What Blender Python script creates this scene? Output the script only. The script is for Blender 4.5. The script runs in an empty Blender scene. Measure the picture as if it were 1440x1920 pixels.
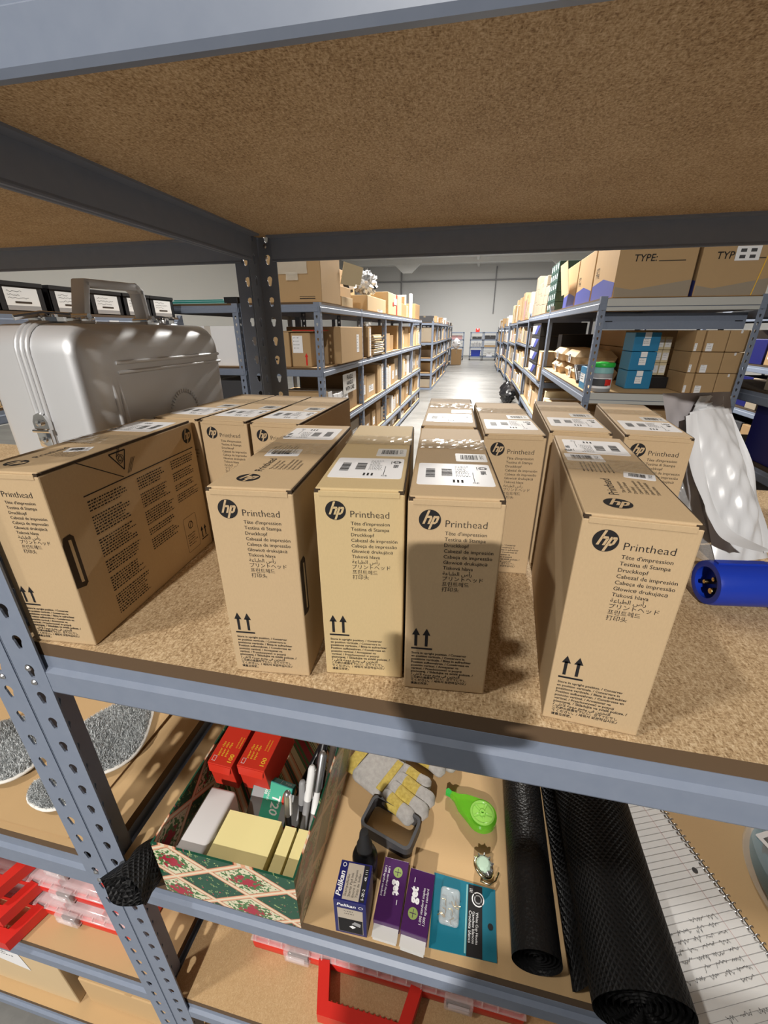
import bpy, bmesh, math, random
from mathutils import Matrix, Vector, Euler
S = bpy.context.scene
COL = S.collection
PI = math.pi
R = math.radians

# ------------------------------------------------------------------ camera
cam_d = bpy.data.cameras.new('camera')
cam_d.sensor_fit = 'VERTICAL'; cam_d.sensor_height = 36.0; cam_d.sensor_width = 27.0
cam_d.lens = 786.15 / 1920 * 36.0
cam_d.clip_start = 0.004; cam_d.clip_end = 120
cam = bpy.data.objects.new('camera', cam_d); COL.objects.link(cam)
def cam_matrix(loc, yaw, pitch, roll):
    f0 = Vector((math.sin(yaw), math.cos(yaw), 0)); r0 = Vector((math.cos(yaw), -math.sin(yaw), 0)); u0 = Vector((0, 0, 1))
    f = f0*math.cos(pitch) - u0*math.sin(pitch); u = u0*math.cos(pitch) + f0*math.sin(pitch)
    r2 = r0*math.cos(roll) + u*math.sin(roll); u2 = u*math.cos(roll) - r0*math.sin(roll)
    M = Matrix((r2, u2, -f)).transposed().to_4x4(); M.translation = loc
    return M
CAM = Vector((0.36096, -0.23499, 1.38837))
cam.matrix_world = cam_matrix(CAM, -0.20811803, 0.40924167, -0.00221567)
S.camera = cam

# ------------------------------------------------------------------ exposure, world
S.view_settings.view_transform = 'Standard'; S.view_settings.look = 'None'
S.view_settings.gamma = 1.0; S.view_settings.use_curve_mapping = False
S.view_settings.exposure = 0.0
W = bpy.data.worlds.new('World'); S.world = W; W.use_nodes = True
W.node_tree.nodes['Background'].inputs[0].default_value = (0.92, 0.96, 1.0, 1)
W.node_tree.nodes['Background'].inputs[1].default_value = 0.075

# ------------------------------------------------------------------ lamps of the hall (position, size x, size y, watts, colour)
LAMPS = [
    ((-1.55, -1.24, 4.50), 0.16, 0.30, 70, (1.0, 0.955, 0.88), 'in front of the near shelving'),
    ((0.00, -5.30, 4.25), 0.20, 0.14, 760, (1.0, 0.96, 0.90), 'behind the photographer'),
    ((0.05, 6.75, 4.50), 0.36, 0.20, 880, (1.0, 0.965, 0.90), 'over the near part of the aisle'),
    ((0.05, 13.0, 4.50), 0.30, 1.20, 450, (1.0, 0.97, 0.92), 'over the middle of the aisle'),
    ((0.05, 21.5, 4.50), 0.30, 1.20, 520, (1.0, 0.97, 0.92), 'over the far part of the aisle'),
]

# ------------------------------------------------------------------ materials
def mat(name, col=(0.5, 0.5, 0.5), rough=0.6, metal=0.0, spec=0.5, emit=None, estr=0, trans=0.0, alpha=1.0, ior=1.45, coat=0.0):
    m = bpy.data.materials.new(name); m.use_nodes = True
    b = m.node_tree.nodes['Principled BSDF']
    b.inputs['Base Color'].default_value = (*col, 1); b.inputs['Roughness'].default_value = rough
    b.inputs['Metallic'].default_value = metal; b.inputs['Specular IOR Level'].default_value = spec
    b.inputs['Transmission Weight'].default_value = trans; b.inputs['Alpha'].default_value = alpha
    b.inputs['IOR'].default_value = ior; b.inputs['Coat Weight'].default_value = coat
    if emit: b.inputs['Emission Color'].default_value = (*emit, 1); b.inputs['Emission Strength'].default_value = estr
    return m
class NT:
    def __init__(s, m):
        s.m = m; s.t = m.node_tree; s.n = s.t.nodes; s.l = s.t.links; s.b = s.n['Principled BSDF']
    def node(s, ty, **kw):
        n = s.n.new(ty)
        for k, v in kw.items(): setattr(n, k, v)
        return n
    def put(s, sock, v):
        if hasattr(v, 'is_linked') or isinstance(v, bpy.types.NodeSocket): s.l.new(v, sock)
        else: sock.default_value = v
    def math(s, op, a, b=0.0, c=0.0, clamp=False):
        n = s.node('ShaderNodeMath', operation=op); n.use_clamp = clamp
        s.put(n.inputs[0], a); s.put(n.inputs[1], b); s.put(n.inputs[2], c)
        return n.outputs[0]
    def mix(s, f, a, b):
        n = s.node('ShaderNodeMix', data_type='RGBA')
        s.put(n.inputs[0], f)
        for i, v in ((6, a), (7, b)):
            if isinstance(v, tuple): v = (*v, 1) if len(v) == 3 else v
            s.put(n.inputs[i], v)
        return n.outputs[2]
    def coord(s, kind='Object'): return s.node('ShaderNodeTexCoord').outputs[kind]
    def noise(s, vec, scale, detail=3, rough=0.6):
        n = s.node('ShaderNodeTexNoise'); n.inputs['Scale'].default_value = scale; n.inputs['Detail'].default_value = detail
        n.inputs['Roughness'].default_value = rough; s.l.new(vec, n.inputs['Vector']); return n.outputs['Fac']
    def vor(s, vec, scale, out='Distance', feature='F1', rnd=1.0):
        n = s.node('ShaderNodeTexVoronoi', feature=feature); n.inputs['Scale'].default_value = scale
        n.inputs['Randomness'].default_value = rnd
        s.l.new(vec, n.inputs['Vector']); return n.outputs[out]
    def ramp(s, fac, stops):
        n = s.node('ShaderNodeValToRGB'); s.put(n.inputs[0], fac); e = n.color_ramp.elements
        while len(e) < len(stops): e.new(0.5)
        for i, (p, c) in enumerate(stops):
            e[i].position = p; e[i].color = (*c, 1)
        return n.outputs[0]
    def scale(s, vec, sc, rot=(0, 0, 0)):
        n = s.node('ShaderNodeMapping'); n.inputs['Scale'].default_value = sc; n.inputs['Rotation'].default_value = rot
        s.l.new(vec, n.inputs['Vector']); return n.outputs[0]
    def sep(s, vec):
        n = s.node('ShaderNodeSeparateXYZ'); s.l.new(vec, n.inputs[0]); return n.outputs
    def comb(s, x, y, z):
        n = s.node('ShaderNodeCombineXYZ'); s.put(n.inputs[0], x); s.put(n.inputs[1], y); s.put(n.inputs[2], z); return n.outputs[0]
    def col(s, v): s.put(s.b.inputs['Base Color'], v)
    def bump(s, h, strength=0.3, dist=0.001):
        n = s.node('ShaderNodeBump'); n.inputs['Strength'].default_value = strength; n.inputs['Distance'].default_value = dist
        s.put(n.inputs['Height'], h); s.l.new(n.outputs[0], s.b.inputs['Normal'])

def cardboard(name, c, var=0.10):
    m = mat(name, c, 0.72, spec=0.25); t = NT(m); o = t.coord('Object')
    f = t.noise(t.scale(o, (1, 1, 0.35)), 900, 4, 0.7); g = t.noise(o, 9, 3)
    v = t.math('ADD', t.math('MULTIPLY', t.math('SUBTRACT', f, .5), 0.9), t.math('MULTIPLY', t.math('SUBTRACT', g, .5), 0.5))
    t.col(t.mix(t.math('ADD', v, 0.5, clamp=True), tuple(x*(1-var) for x in c), tuple(min(1, x*(1+var)) for x in c)))
    t.bump(f, 0.08, 0.0005)
    return m
def particle(name, a, b, c, sc=1.0):
    # pressed wood chips: short fibres in three directions over a mottled ground
    m = mat(name, a, 0.72, spec=0.25); t = NT(m); o = t.coord('Object')
    f1 = t.noise(t.scale(o, (1, .42, 1), (0, 0, .5)), 880*sc, 1, .5); f2 = t.noise(t.scale(o, (.42, 1, 1), (0, 0, -.35)), 800*sc, 1, .5)
    f3 = t.noise(t.scale(o, (1, .6, 1), (0, 0, 1.4)), 420*sc, 3, .65); g_ = t.noise(o, 14, 3, .6)
    f = t.math('ADD', t.math('MULTIPLY', t.math('MAXIMUM', f1, f2), .50), t.math('MULTIPLY', f3, .38)); f = t.math('ADD', f, t.math('MULTIPLY', g_, .12))
    t.col(t.ramp(f, [(0.385, a), (0.53, b), (0.68, c)]))
    t.bump(f, 0.10, 0.0005)
    return m
M = {}
M['kraft'] = cardboard('kraft_cardboard', (0.49, 0.355, 0.21))
M['kraft_y'] = cardboard('pale_kraft_cardboard', (0.53, 0.40, 0.215))
M['carton'] = cardboard('plain_carton', (0.42, 0.28, 0.145), 0.07)
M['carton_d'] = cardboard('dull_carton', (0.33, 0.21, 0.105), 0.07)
M['carton_l'] = cardboard('pale_carton', (0.56, 0.42, 0.25), 0.07)
M['taupe'] = cardboard('grey_brown_carton', (0.30, 0.25, 0.19), 0.06)
M['sheet'] = cardboard('shelf_liner_board', (0.52, 0.35, 0.18), 0.06)
M['core_shade'] = mat('corrugated_core_and_shade', (0.045, 0.028, 0.015), 0.9)  # also colours the far-right rack boards, standing in for shade there
M['board'] = particle('particle_board', (0.20, 0.118, 0.055), (0.475, 0.335, 0.19), (0.69, 0.545, 0.36))
M['board_l'] = particle('fine_particle_board', (0.42, 0.27, 0.13), (0.50, 0.335, 0.17), (0.60, 0.43, 0.25), 1.4)
M['edge'] = mat('board_edge', (0.10, 0.06, 0.03), 0.85)
M['paint'] = mat('blue_grey_enamel', (0.185, 0.22, 0.31), 0.42, spec=0.4)
t = NT(M['paint']); t.col(t.mix(t.noise(t.coord('Object'), 60, 3), (0.165, 0.198, 0.268), (0.205, 0.238, 0.308)))
M['black_paint'] = mat('black_enamel', (0.02, 0.02, 0.023), 0.5)
M['silver'] = mat('grey_board_edge', (0.45, 0.45, 0.43), 0.6)
M['ink'] = mat('black_print', (0.018, 0.017, 0.018), 0.65, spec=0.2)
M['brownink'] = mat('brown_print', (0.085, 0.05, 0.025), 0.7, spec=0.2)
M['white'] = mat('white_paper', (0.80, 0.80, 0.80), 0.55)
M['label'] = mat('white_label', (0.82, 0.82, 0.84), 0.35)
M['greylabel'] = mat('grey_label', (0.60, 0.59, 0.57), 0.4)
M['tape'] = mat('clear_tape', (0.50, 0.40, 0.26), 0.12, spec=0.6, alpha=0.35)
M['alu'] = mat('brushed_aluminium', (0.70, 0.71, 0.73), 0.42, metal=0.45)
M['chrome'] = mat('chrome', (0.8, 0.8, 0.8), 0.12, metal=1.0)
M['steel'] = mat('dull_steel', (0.45, 0.45, 0.46), 0.35, metal=0.9)
M['rubber'] = mat('black_rubber', (0.015, 0.015, 0.016), 0.6)
M['black'] = mat('black_plastic', (0.012, 0.012, 0.014), 0.35)
M['grey'] = mat('dark_grey_plastic', (0.055, 0.055, 0.06), 0.45)
M['midgrey'] = mat('mid_grey', (0.3, 0.3, 0.31), 0.5)
M['red'] = mat('red_plastic', (0.62, 0.025, 0.018), 0.35)
M['redcard'] = mat('red_card', (0.60, 0.035, 0.018), 0.4)
M['yellowink'] = mat('yellow_print', (0.85, 0.50, 0.04), 0.5)
M['clear'] = mat('clear_plastic', (0.95, 0.85, 0.87), 0.08, alpha=0.30, spec=0.7)
M['clearw'] = mat('clear_film', (0.9, 0.9, 0.9), 0.10, alpha=0.25, spec=0.7)
M['yellownote'] = mat('yellow_notepaper', (0.80, 0.70, 0.33), 0.7)
M['eraserw'] = mat('off_white_felt', (0.62, 0.60, 0.60), 0.7)
M['tealbox'] = mat('teal_card', (0.012, 0.22, 0.20), 0.4)
M['teal'] = mat('teal_blue_card', (0.008, 0.15, 0.22), 0.4)
M['purple'] = mat('purple_card', (0.055, 0.012, 0.085), 0.35)
M['lime'] = mat('lime_print', (0.25, 0.33, 0.10), 0.5)
M['navy'] = mat('navy_card', (0.012, 0.014, 0.11), 0.35)
M['beigelabel'] = mat('beige_label', (0.44, 0.38, 0.31), 0.5)
M['green'] = mat('clear_green_plastic', (0.26, 0.78, 0.05), 0.10, trans=0.55, ior=1.4)
M['green2'] = mat('pale_green_plastic', (0.42, 0.85, 0.16), 0.15, trans=0.25, ior=1.4)
M['greensolid'] = mat('bright_green', (0.02, 0.42, 0.05), 0.35)
M['leaf'] = mat('mint_plastic', (0.06, 0.42, 0.28), 0.4)
M['blue'] = mat('royal_blue_plastic', (0.008, 0.035, 0.36), 0.33)
M['brass'] = mat('brass', (0.75, 0.55, 0.24), 0.22, metal=1.0)
M['gold'] = mat('pale_gold', (0.72, 0.66, 0.45), 0.2, metal=1.0)
M['stone'] = mat('pale_green_stone', (0.45, 0.60, 0.48), 0.15)
M['foil'] = mat('white_poly_film', (0.60, 0.61, 0.63), 0.32)
M['foilin'] = mat('grey_bag_lining', (0.33, 0.31, 0.32), 0.4)
M['wall'] = mat('painted_wall', (0.72, 0.72, 0.71), 0.9, spec=0.2)
M['wall_l'] = mat('white_wall', (0.40, 0.395, 0.375), 0.9, spec=0.2)
M['ceil'] = mat('white_ceiling', (0.82, 0.82, 0.80), 0.9, spec=0.2)
M['cyan'] = mat('cyan_card', (0.018, 0.19, 0.38), 0.45)
M['bluecard'] = mat('deep_blue_print', (0.055, 0.07, 0.30), 0.5)
M['cream'] = mat('cream_card', (0.66, 0.56, 0.36), 0.6)
M['aqua'] = mat('aqua_folder', (0.22, 0.45, 0.45), 0.45)
M['pink'] = mat('pink_paper', (0.62, 0.35, 0.36), 0.6)
M['darkgreen'] = mat('dark_green_card', (0.012, 0.045, 0.035), 0.5)
M['lampglow'] = mat('lamp_diffuser', (0.9, 0.9, 0.88), 0.4, emit=(1, 0.97, 0.92), estr=6)
M['skin'] = mat('skin', (0.50, 0.30, 0.22), 0.5)
M['shirt'] = mat('dark_shirt', (0.03, 0.035, 0.05), 0.85)
M['jeans'] = mat('dark_jeans', (0.03, 0.04, 0.08), 0.85)
M['hair'] = mat('dark_hair', (0.02, 0.014, 0.01), 0.6)
# polished concrete
m = M['floor'] = mat('polished_concrete', (0.4, 0.39, 0.37), 0.32, spec=0.5); t = NT(m); o = t.coord('Object')
t.col(t.ramp(t.math('ADD', t.math('MULTIPLY', t.noise(o, 1.1, 5, .6), .7), t.math('MULTIPLY', t.noise(o, 35, 4, .7), .3)), [(0.3, (0.13, 0.127, 0.12)), (0.7, (0.24, 0.237, 0.228))]))
t.put(t.b.inputs['Roughness'], t.math('ADD', t.math('MULTIPLY', t.noise(t.scale(o, (.3, 2.2, 1)), 2.2, 3), .35), .17))
# gift wrap: lattice of ribbons, green and cream diamonds with red flowers
m = M['wrap'] = mat('holiday_gift_wrap', (0.02, 0.1, 0.06), 0.32); t = NT(m); o = t.sep(t.coord('Object'))
u = t.math('ADD', o[0], o[1]); v = o[2]
U = t.math('DIVIDE', u, 0.098); V = t.math('DIVIDE', v, 0.062)
p = t.math('ADD', t.math('ADD', U, V), 0.13); q = t.math('ADD', t.math('SUBTRACT', U, V), 0.43)
fp = t.math('FRACT', p); fq = t.math('FRACT', q)
dp = t.math('ABSOLUTE', t.math('SUBTRACT', fp, .5)); dq = t.math('ABSOLUTE', t.math('SUBTRACT', fq, .5))
edge = t.math('MAXIMUM', dp, dq)
cell = t.math('FLOORED_MODULO', t.math('ADD', t.math('FLOOR', p), t.math('FLOOR', q)), 2.0)
uv = t.comb(u, v, 0.0)
nz = t.noise(uv, 130, 3, .6); nz2 = t.noise(uv, 210, 2, .5)
rad = t.math('SQRT', t.math('ADD', t.math('MULTIPLY', dp, dp), t.math('MULTIPLY', dq, dq)))
flower = t.math('LESS_THAN', t.math('ADD', rad, t.math('MULTIPLY', t.math('SUBTRACT', nz, .5), 1.3)), 0.19)
leafm = t.math('LESS_THAN', t.math('ADD', rad, t.math('MULTIPLY', t.math('SUBTRACT', nz2, .5), 1.5)), 0.34)
creamd = t.mix(leafm, (0.66, 0.62, 0.44), (0.06, 0.17, 0.055)); creamd = t.mix(flower, creamd, (0.36, 0.02, 0.045))
curl = t.math('LESS_THAN', t.math('ABSOLUTE', t.math('SUBTRACT', nz, 0.64)), 0.018); dots = t.math('GREATER_THAN', nz2, 0.69)
greend = t.mix(curl, (0.010, 0.075, 0.042), (0.40, 0.50, 0.20)); greend = t.mix(dots, greend, (0.45, 0.05, 0.09))
c = t.mix(cell, creamd, greend)
c = t.mix(t.math('GREATER_THAN', edge, 0.425), c, (0.30, 0.08, 0.045)); c = t.mix(t.math('GREATER_THAN', edge, 0.44), c, (0.72, 0.40, 0.25))
c = t.mix(t.math('GREATER_THAN', edge, 0.475), c, (0.72, 0.64, 0.48)); t.col(c)
# grey microfibre
m = M['fleece'] = mat('grey_microfibre', (0.36, 0.39, 0.41), 0.95, spec=0.1); t = NT(m); o = t.coord('Object')
f = t.noise(o, 620, 4, .75); t.col(t.ramp(f, [(0.3, (0.46, 0.485, 0.50)), (0.5, (0.58, 0.61, 0.63)), (0.72, (0.76, 0.79, 0.80))])); t.bump(f, 1.0, 0.004)
M['trim'] = mat('white_binding', (0.74, 0.72, 0.68), 0.8)
# black non-slip mesh
m = M['mesh'] = mat('black_mesh', (0.01, 0.01, 0.011), 0.55, spec=0.22); t = NT(m); uvc = t.coord('UV')
sx = t.sep(t.scale(uvc, (1, 1, 1)))
a = t.math('ABSOLUTE', t.math('SUBTRACT', t.math('FRACT', t.math('ADD', sx[0], sx[1])), .5)); b_ = t.math('ABSOLUTE', t.math('SUBTRACT', t.math('FRACT', t.math('SUBTRACT', sx[0], sx[1])), .5))
k = t.math('MAXIMUM', a, b_)
t.col(t.mix(t.math('LESS_THAN', k, 0.22), (0.013, 0.013, 0.014), (0.0025, 0.0025, 0.0025))); t.bump(k, 1.0, 0.003)
m = M['leather'] = mat('black_leatherette', (0.012, 0.012, 0.013), 0.42, spec=0.35); t = NT(m); t.bump(t.vor(t.coord('UV'), 1.0), 0.5, 0.001)
# glove cloths
m = M['gloveg'] = mat('grey_glove_leather', (0.40, 0.38, 0.36), 0.85); t = NT(m); f = t.noise(t.coord('Object'), 160, 4); t.col(t.mix(f, (0.25, 0.235, 0.22), (0.50, 0.48, 0.46)))
m = M['glovey'] = mat('yellow_glove_cloth', (0.55, 0.40, 0.06), 0.85); t = NT(m); f = t.noise(t.coord('Object'), 220, 3); t.col(t.mix(f, (0.26, 0.17, 0.02), (0.66, 0.52, 0.13)))
M['trim_grey'] = mat('pale_pile', (0.76, 0.79, 0.80), 0.95)
M['tapew'] = mat('milky_tape', (0.75, 0.70, 0.60), 0.25, alpha=0.55)
# ------------------------------------------------------------------ geometry helpers
def rot2(a): return Matrix.Rotation(a, 4, 'Z')
def frame(o, x, y):                                   # 2-D drawing frame: x right, y up, z out of the surface
    x = Vector(x).normalized(); y = Vector(y).normalized(); z = x.cross(y)
    Mx = Matrix((x, y, z)).transposed().to_4x4(); Mx.translation = Vector(o); return Mx
class G:
    def __init__(s): s.v = []; s.f = []; s.m = []; s.uv = {}
    def add(s, vs, fs, m=0, X=None):
        b = len(s.v)
        s.v += [tuple(X @ Vector(p)) for p in vs] if X is not None else [tuple(p) for p in vs]
        s.f += [tuple(i + b for i in f) for f in fs]; s.m += [m]*len(fs); return s
    def box(s, x0, y0, z0, x1, y1, z1, m=0, X=None):
        vs = [(x0,y0,z0),(x1,y0,z0),(x1,y1,z0),(x0,y1,z0),(x0,y0,z1),(x1,y0,z1),(x1,y1,z1),(x0,y1,z1)]
        return s.add(vs, [(0,3,2,1),(4,5,6,7),(0,1,5,4),(1,2,6,5),(2,3,7,6),(3,0,4,7)], m, X)
    def rbox(s, x0, y0, z0, x1, y1, z1, r, m=0, X=None, seg=2):
        bm = bmesh.new(); bmesh.ops.create_cube(bm, size=1)
        for v in bm.verts: v.co = Vector((x0 + (v.co.x+.5)*(x1-x0), y0 + (v.co.y+.5)*(y1-y0), z0 + (v.co.z+.5)*(z1-z0)))
        bmesh.ops.bevel(bm, geom=bm.edges[:], offset=r, segments=seg, affect='EDGES', profile=.5)
        bm.verts.index_update(); s.add([v.co[:] for v in bm.verts], [[v.index for v in f.verts] for f in bm.faces], m, X); bm.free(); return s
    def prism(s, poly, h0, h1, m=0, X=None, cap=True):     # polygon (counter-clockwise) in the frame, extruded h0..h1
        n = len(poly); vs = [(x, y, h0) for x, y in poly] + [(x, y, h1) for x, y in poly]
        fs = [(i, (i+1) % n, n+(i+1) % n, n+i) for i in range(n)]
        if cap: fs += [tuple(range(n-1, -1, -1)), tuple(range(n, 2*n))]
        return s.add(vs, fs, m, X)
    def poly(s, pts, m=0, X=None, h=0.0):
        return s.add([(p[0], p[1], h) for p in pts], [tuple(range(len(pts)))], m, X)
    def rect(s, x0, y0, x1, y1, m=0, X=None, h=0.0): return s.poly([(x0,y0),(x1,y0),(x1,y1),(x0,y1)], m, X, h)
    def disc(s, x, y, r, m=0, X=None, h=0.0, n=20): return s.poly([(x+r*math.cos(2*PI*i/n), y+r*math.sin(2*PI*i/n)) for i in range(n)], m, X, h)
    def line(s, pts, w, m=0, X=None, h=0.0):
        for a, b in zip(pts, pts[1:]):
            d = Vector((b[0]-a[0], b[1]-a[1]));
            if d.length < 1e-9: continue
            d.normalize(); n = Vector((-d.y, d.x))*w/2
            s.poly([(a[0]-n.x, a[1]-n.y), (b[0]-n.x, b[1]-n.y), (b[0]+n.x, b[1]+n.y), (a[0]+n.x, a[1]+n.y)], m, X, h)
        return s
    def tube(s, pts, r, n=8, m=0, X=None, closed=False, cap=True):
        pts = [Vector(p) for p in pts]; N = len(pts); rr = r if isinstance(r, (list, tuple)) else [r]*N
        vs = []; fs = []; up = None
        for i, p in enumerate(pts):
            a = pts[(i-1) % N] if (closed or i > 0) else p; b = pts[(i+1) % N] if (closed or i < N-1) else p
            d = (b-a).normalized()
            if up is None: up = Vector((0,0,1)) if abs(d.z) < .9 else Vector((1,0,0))
            u = (up - d*up.dot(d)).normalized(); w = d.cross(u); up = u
            for k in range(n):
                c = 2*PI*k/n; vs.append(p + (u*math.cos(c) + w*math.sin(c))*rr[i])
        for i in range(N if closed else N-1):
            for k in range(n):
                j = (i+1) % N; fs.append((i*n+k, i*n+(k+1) % n, j*n+(k+1) % n, j*n+k))
        if cap and not closed: fs += [tuple(range(n-1,-1,-1)), tuple((N-1)*n+k for k in range(n))]
        return s.add(vs, fs, m, X)
    def lathe(s, prof, n=24, m=0, X=None):                # profile (r, z), bottom to top
        vs = []; fs = []; N = len(prof)
        for r, z in prof:
            for k in range(n): vs.append((r*math.cos(2*PI*k/n), r*math.sin(2*PI*k/n), z))
        for i in range(N-1):
            for k in range(n): fs.append((i*n+k, i*n+(k+1) % n, (i+1)*n+(k+1) % n, (i+1)*n+k))
        fs += [tuple(range(n-1,-1,-1)), tuple((N-1)*n+k for k in range(n))]
        return s.add(vs, fs, m, X)
    def grid(s, fn, nu, nv, m=0, X=None, uvs=None):       # fn(u, v) -> point, u and v in 0..1
        b0 = len(s.f)
        vs = [fn(i/nu, j/nv) for j in range(nv+1) for i in range(nu+1)]
        fs = [(j*(nu+1)+i, j*(nu+1)+i+1, (j+1)*(nu+1)+i+1, (j+1)*(nu+1)+i) for j in range(nv) for i in range(nu)]
        s.add(vs, fs, m, X)
        if uvs:
            q = 0
            for j in range(nv):
                for i in range(nu):
                    s.uv[b0+q] = [(a/nu*uvs[0], c/nv*uvs[1]) for a, c in ((i,j),(i+1,j),(i+1,j+1),(i,j+1))]; q += 1
        return s
    def text(s, st, x, y, size=None, width=None, m=0, X=None, h=0.0, align='L', bold=0.0, shear=0.0):
        vs, fs, w = glyphs(st, bold, shear)
        k = width/w if width else size
        off = {'L': 0, 'C': -w*k/2, 'R': -w*k}[align]
        return s.add([(x+off+p[0]*k, y+p[1]*k, h) for p in vs], fs, m, X)
    def mesh(s, name, mats):
        me = bpy.data.meshes.new(name); me.from_pydata(s.v, [], s.f)
        for k in mats: me.materials.append(M[k])
        me.polygons.foreach_set('material_index', s.m)
        if s.uv:
            L = me.uv_layers.new(name='UVMap')
            for fi, uvs in s.uv.items():
                for li, c in zip(me.polygons[fi].loop_indices, uvs): L.data[li].uv = c
        me.update(); return me
    def build(s, name, mats, parent=None, smooth=None, loc=None, rot=None, kind=None):
        mats = [mats] if isinstance(mats, str) else mats
        o = bpy.data.objects.new(name, s.mesh(name, mats)); COL.objects.link(o)
        if smooth is not None: shade(o, smooth)
        if parent is not None: o.parent = parent
        if loc is not None: o.location = loc
        if rot is not None: o.rotation_euler = rot
        if kind: o['kind'] = kind
        return o
def shade(o, ang=40):
    me = o.data; me.polygons.foreach_set('use_smooth', [True]*len(me.polygons))
    bm = bmesh.new(); bm.from_mesh(me)
    for e in bm.edges:
        if len(e.link_faces) == 2 and e.calc_face_angle(0) > R(ang): e.smooth = False
    bm.to_mesh(me); bm.free()
_gl = {}
def glyphs(st, bold=0.0, shear=0.0):
    key = (st, bold, shear)
    if key not in _gl:
        c = bpy.data.curves.new('t', 'FONT'); c.body = st; c.size = 1; c.resolution_u = 2; c.offset = bold; c.shear = shear
        o = bpy.data.objects.new('t', c); COL.objects.link(o)
        dg = bpy.context.evaluated_depsgraph_get(); e = o.evaluated_get(dg); me = e.to_mesh()
        vs = [v.co[:] for v in me.vertices]; fs = [tuple(p.vertices) for p in me.polygons]
        e.to_mesh_clear(); bpy.data.objects.remove(o); bpy.data.curves.remove(c)
        x0 = min((v[0] for v in vs), default=0); x1 = max((v[0] for v in vs), default=1)
        _gl[key] = ([(v[0]-x0, v[1], 0) for v in vs], fs, max(x1-x0, 1e-6))
    return _gl[key]
def thing(name, label, cat, loc=(0,0,0), rot=(0,0,0), group=None):
    o = bpy.data.objects.new(name, None); COL.objects.link(o); o.empty_display_size = .05
    o.location = loc; o.rotation_euler = rot if not isinstance(rot, (int, float)) else (0,0,rot)
    return tag(o, label, cat, group)
def tag(o, label, cat, group=None, kind=None):
    o['label'] = label; o['category'] = cat
    if group: o['group'] = group
    if kind: o['kind'] = kind
    return o
def struct(name, g, mats, smooth=None):
    o = g.build(name, mats, smooth=smooth); o['kind'] = 'structure'; return o
def rpoly(w, h, r, n=5, cx=0, cy=0):
    out = []
    for sx, sy, a0 in ((1,1,0),(-1,1,90),(-1,-1,180),(1,-1,270)):
        for k in range(n+1):
            a = R(a0 + 90*k/n); out.append((cx + sx*(w/2-r) + r*math.cos(a), cy + sy*(h/2-r) + r*math.sin(a)))
    return out
def bars(g, x0, y0, x1, y1, m, X, h, seed=0, vertical=True):   # bar code
    rn = random.Random(seed); p = 0.0; L = (x1-x0) if vertical else (y1-y0)
    while p < L*0.97:
        w = L*rn.choice((.012, .02, .034)); gp = L*rn.choice((.012, .018, .03))
        if p + w > L: break
        if vertical: g.rect(x0+p, y0, x0+p+w, y1, m, X, h)
        else: g.rect(x0, y0+p, x1, y0+p+w, m, X, h)
        p += w + gp
def fineprint(g, x0, y0, w, n, dy, th, m, X, h, seed=0):     # rows of print too small to read
    rn = random.Random(seed)
    for i in range(n):
        x = x0; end = x0 + w*rn.uniform(.72, 1.0)
        while x < end:
            L = rn.uniform(.02, .075)*max(w, .03); g.rect(x, y0-i*dy, min(x+L, end), y0-i*dy+th*rn.uniform(.8, 1.15), m, X, h); x += L + th*.9

# ------------------------------------------------------------------ the hall
g = G(); g.add([(-9,-9,0),(9,-9,0),(9,28,0),(-9,28,0)], [(0,1,2,3)]); struct('floor', g, ['floor'])
g = G(); g.box(-9, 27, 0, 9, 27.2, 5.0); struct('wall_back', g, ['wall'])
g = G(); g.box(-7.2, -9, 0, -7, 27, 5.0); struct('wall_left', g, ['wall_l'])
g = G(); g.box(9, -9, 0, 9.2, 27, 5.0); struct('wall_right', g, ['wall'])
g = G(); g.box(-9, -9, 4.72, 9, 27, 4.9); struct('ceiling', g, ['ceil'])
def joist(y, n):
    g = G()
    g.box(-7, y-.12, 4.50, 9, y+.12, 4.72)
    for x in (-3.6, 4.2): g.prism([(-.7, .0), (.7, .0), (.22, -.42), (-.22, -.42)][::-1], -.10, .10, 0, frame((x, y, 4.52), (1,0,0), (0,0,1)))
    struct('trim_%d' % n, g, ['ceil'])
for i, y in enumerate((11.0, 17.5, 24.5)): joist(y, i+1)
g = G(); g.box(-.06, 1, 4.60, .06, 27, 4.72); struct('trim_4', g, ['ceil'])
# pipes on the back wall
g = G(); g.tube([(-4.3, 26.93, 4.6), (-4.3, 26.93, 2.4)], .035, 8); g.tube([(-7, 26.93, 3.95), (9, 26.93, 3.95)], .04, 8); struct('trim_5', g, ['midgrey'], 40)
g = G(); g.tube([(1.0, 26.93, 4.6), (1.0, 26.93, 2.25)], .03, 8); struct('trim_6', g, ['midgrey'], 40)

for (lx, ly, lz), sx, sy, watts, col, where in LAMPS:
    e = thing('ceiling_lamp', 'white ceiling lamp hanging ' + where, 'lamp', (lx, ly, lz))
    g = G(); hx, hy = max(sx/2+.04, .12), max(sy/2+.04, .12)
    g.rbox(-hx, -hy, .012, hx, hy, .075, .012); g.build('housing', 'white', e)
    g = G(); g.rbox(-sx/2, -sy/2, .004, sx/2, sy/2, .03, .004); g.build('diffuser', 'lampglow', e)
    for s in (-1, 1):
        g = G(); g.tube([(s*hx*.6, 0, .07), (s*hx*.6, 0, max(.08, 4.74-lz))], .006, 6); g.build('suspension_rod', 'steel', e)
    d = bpy.data.lights.new('lamp_light', 'AREA'); d.shape = 'RECTANGLE'; d.size = sx; d.size_y = sy; d.energy = watts; d.color = col
    o = bpy.data.objects.new('lamp_light', d); COL.objects.link(o); o.parent = e; o.location = (0, 0, -.004)

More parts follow.
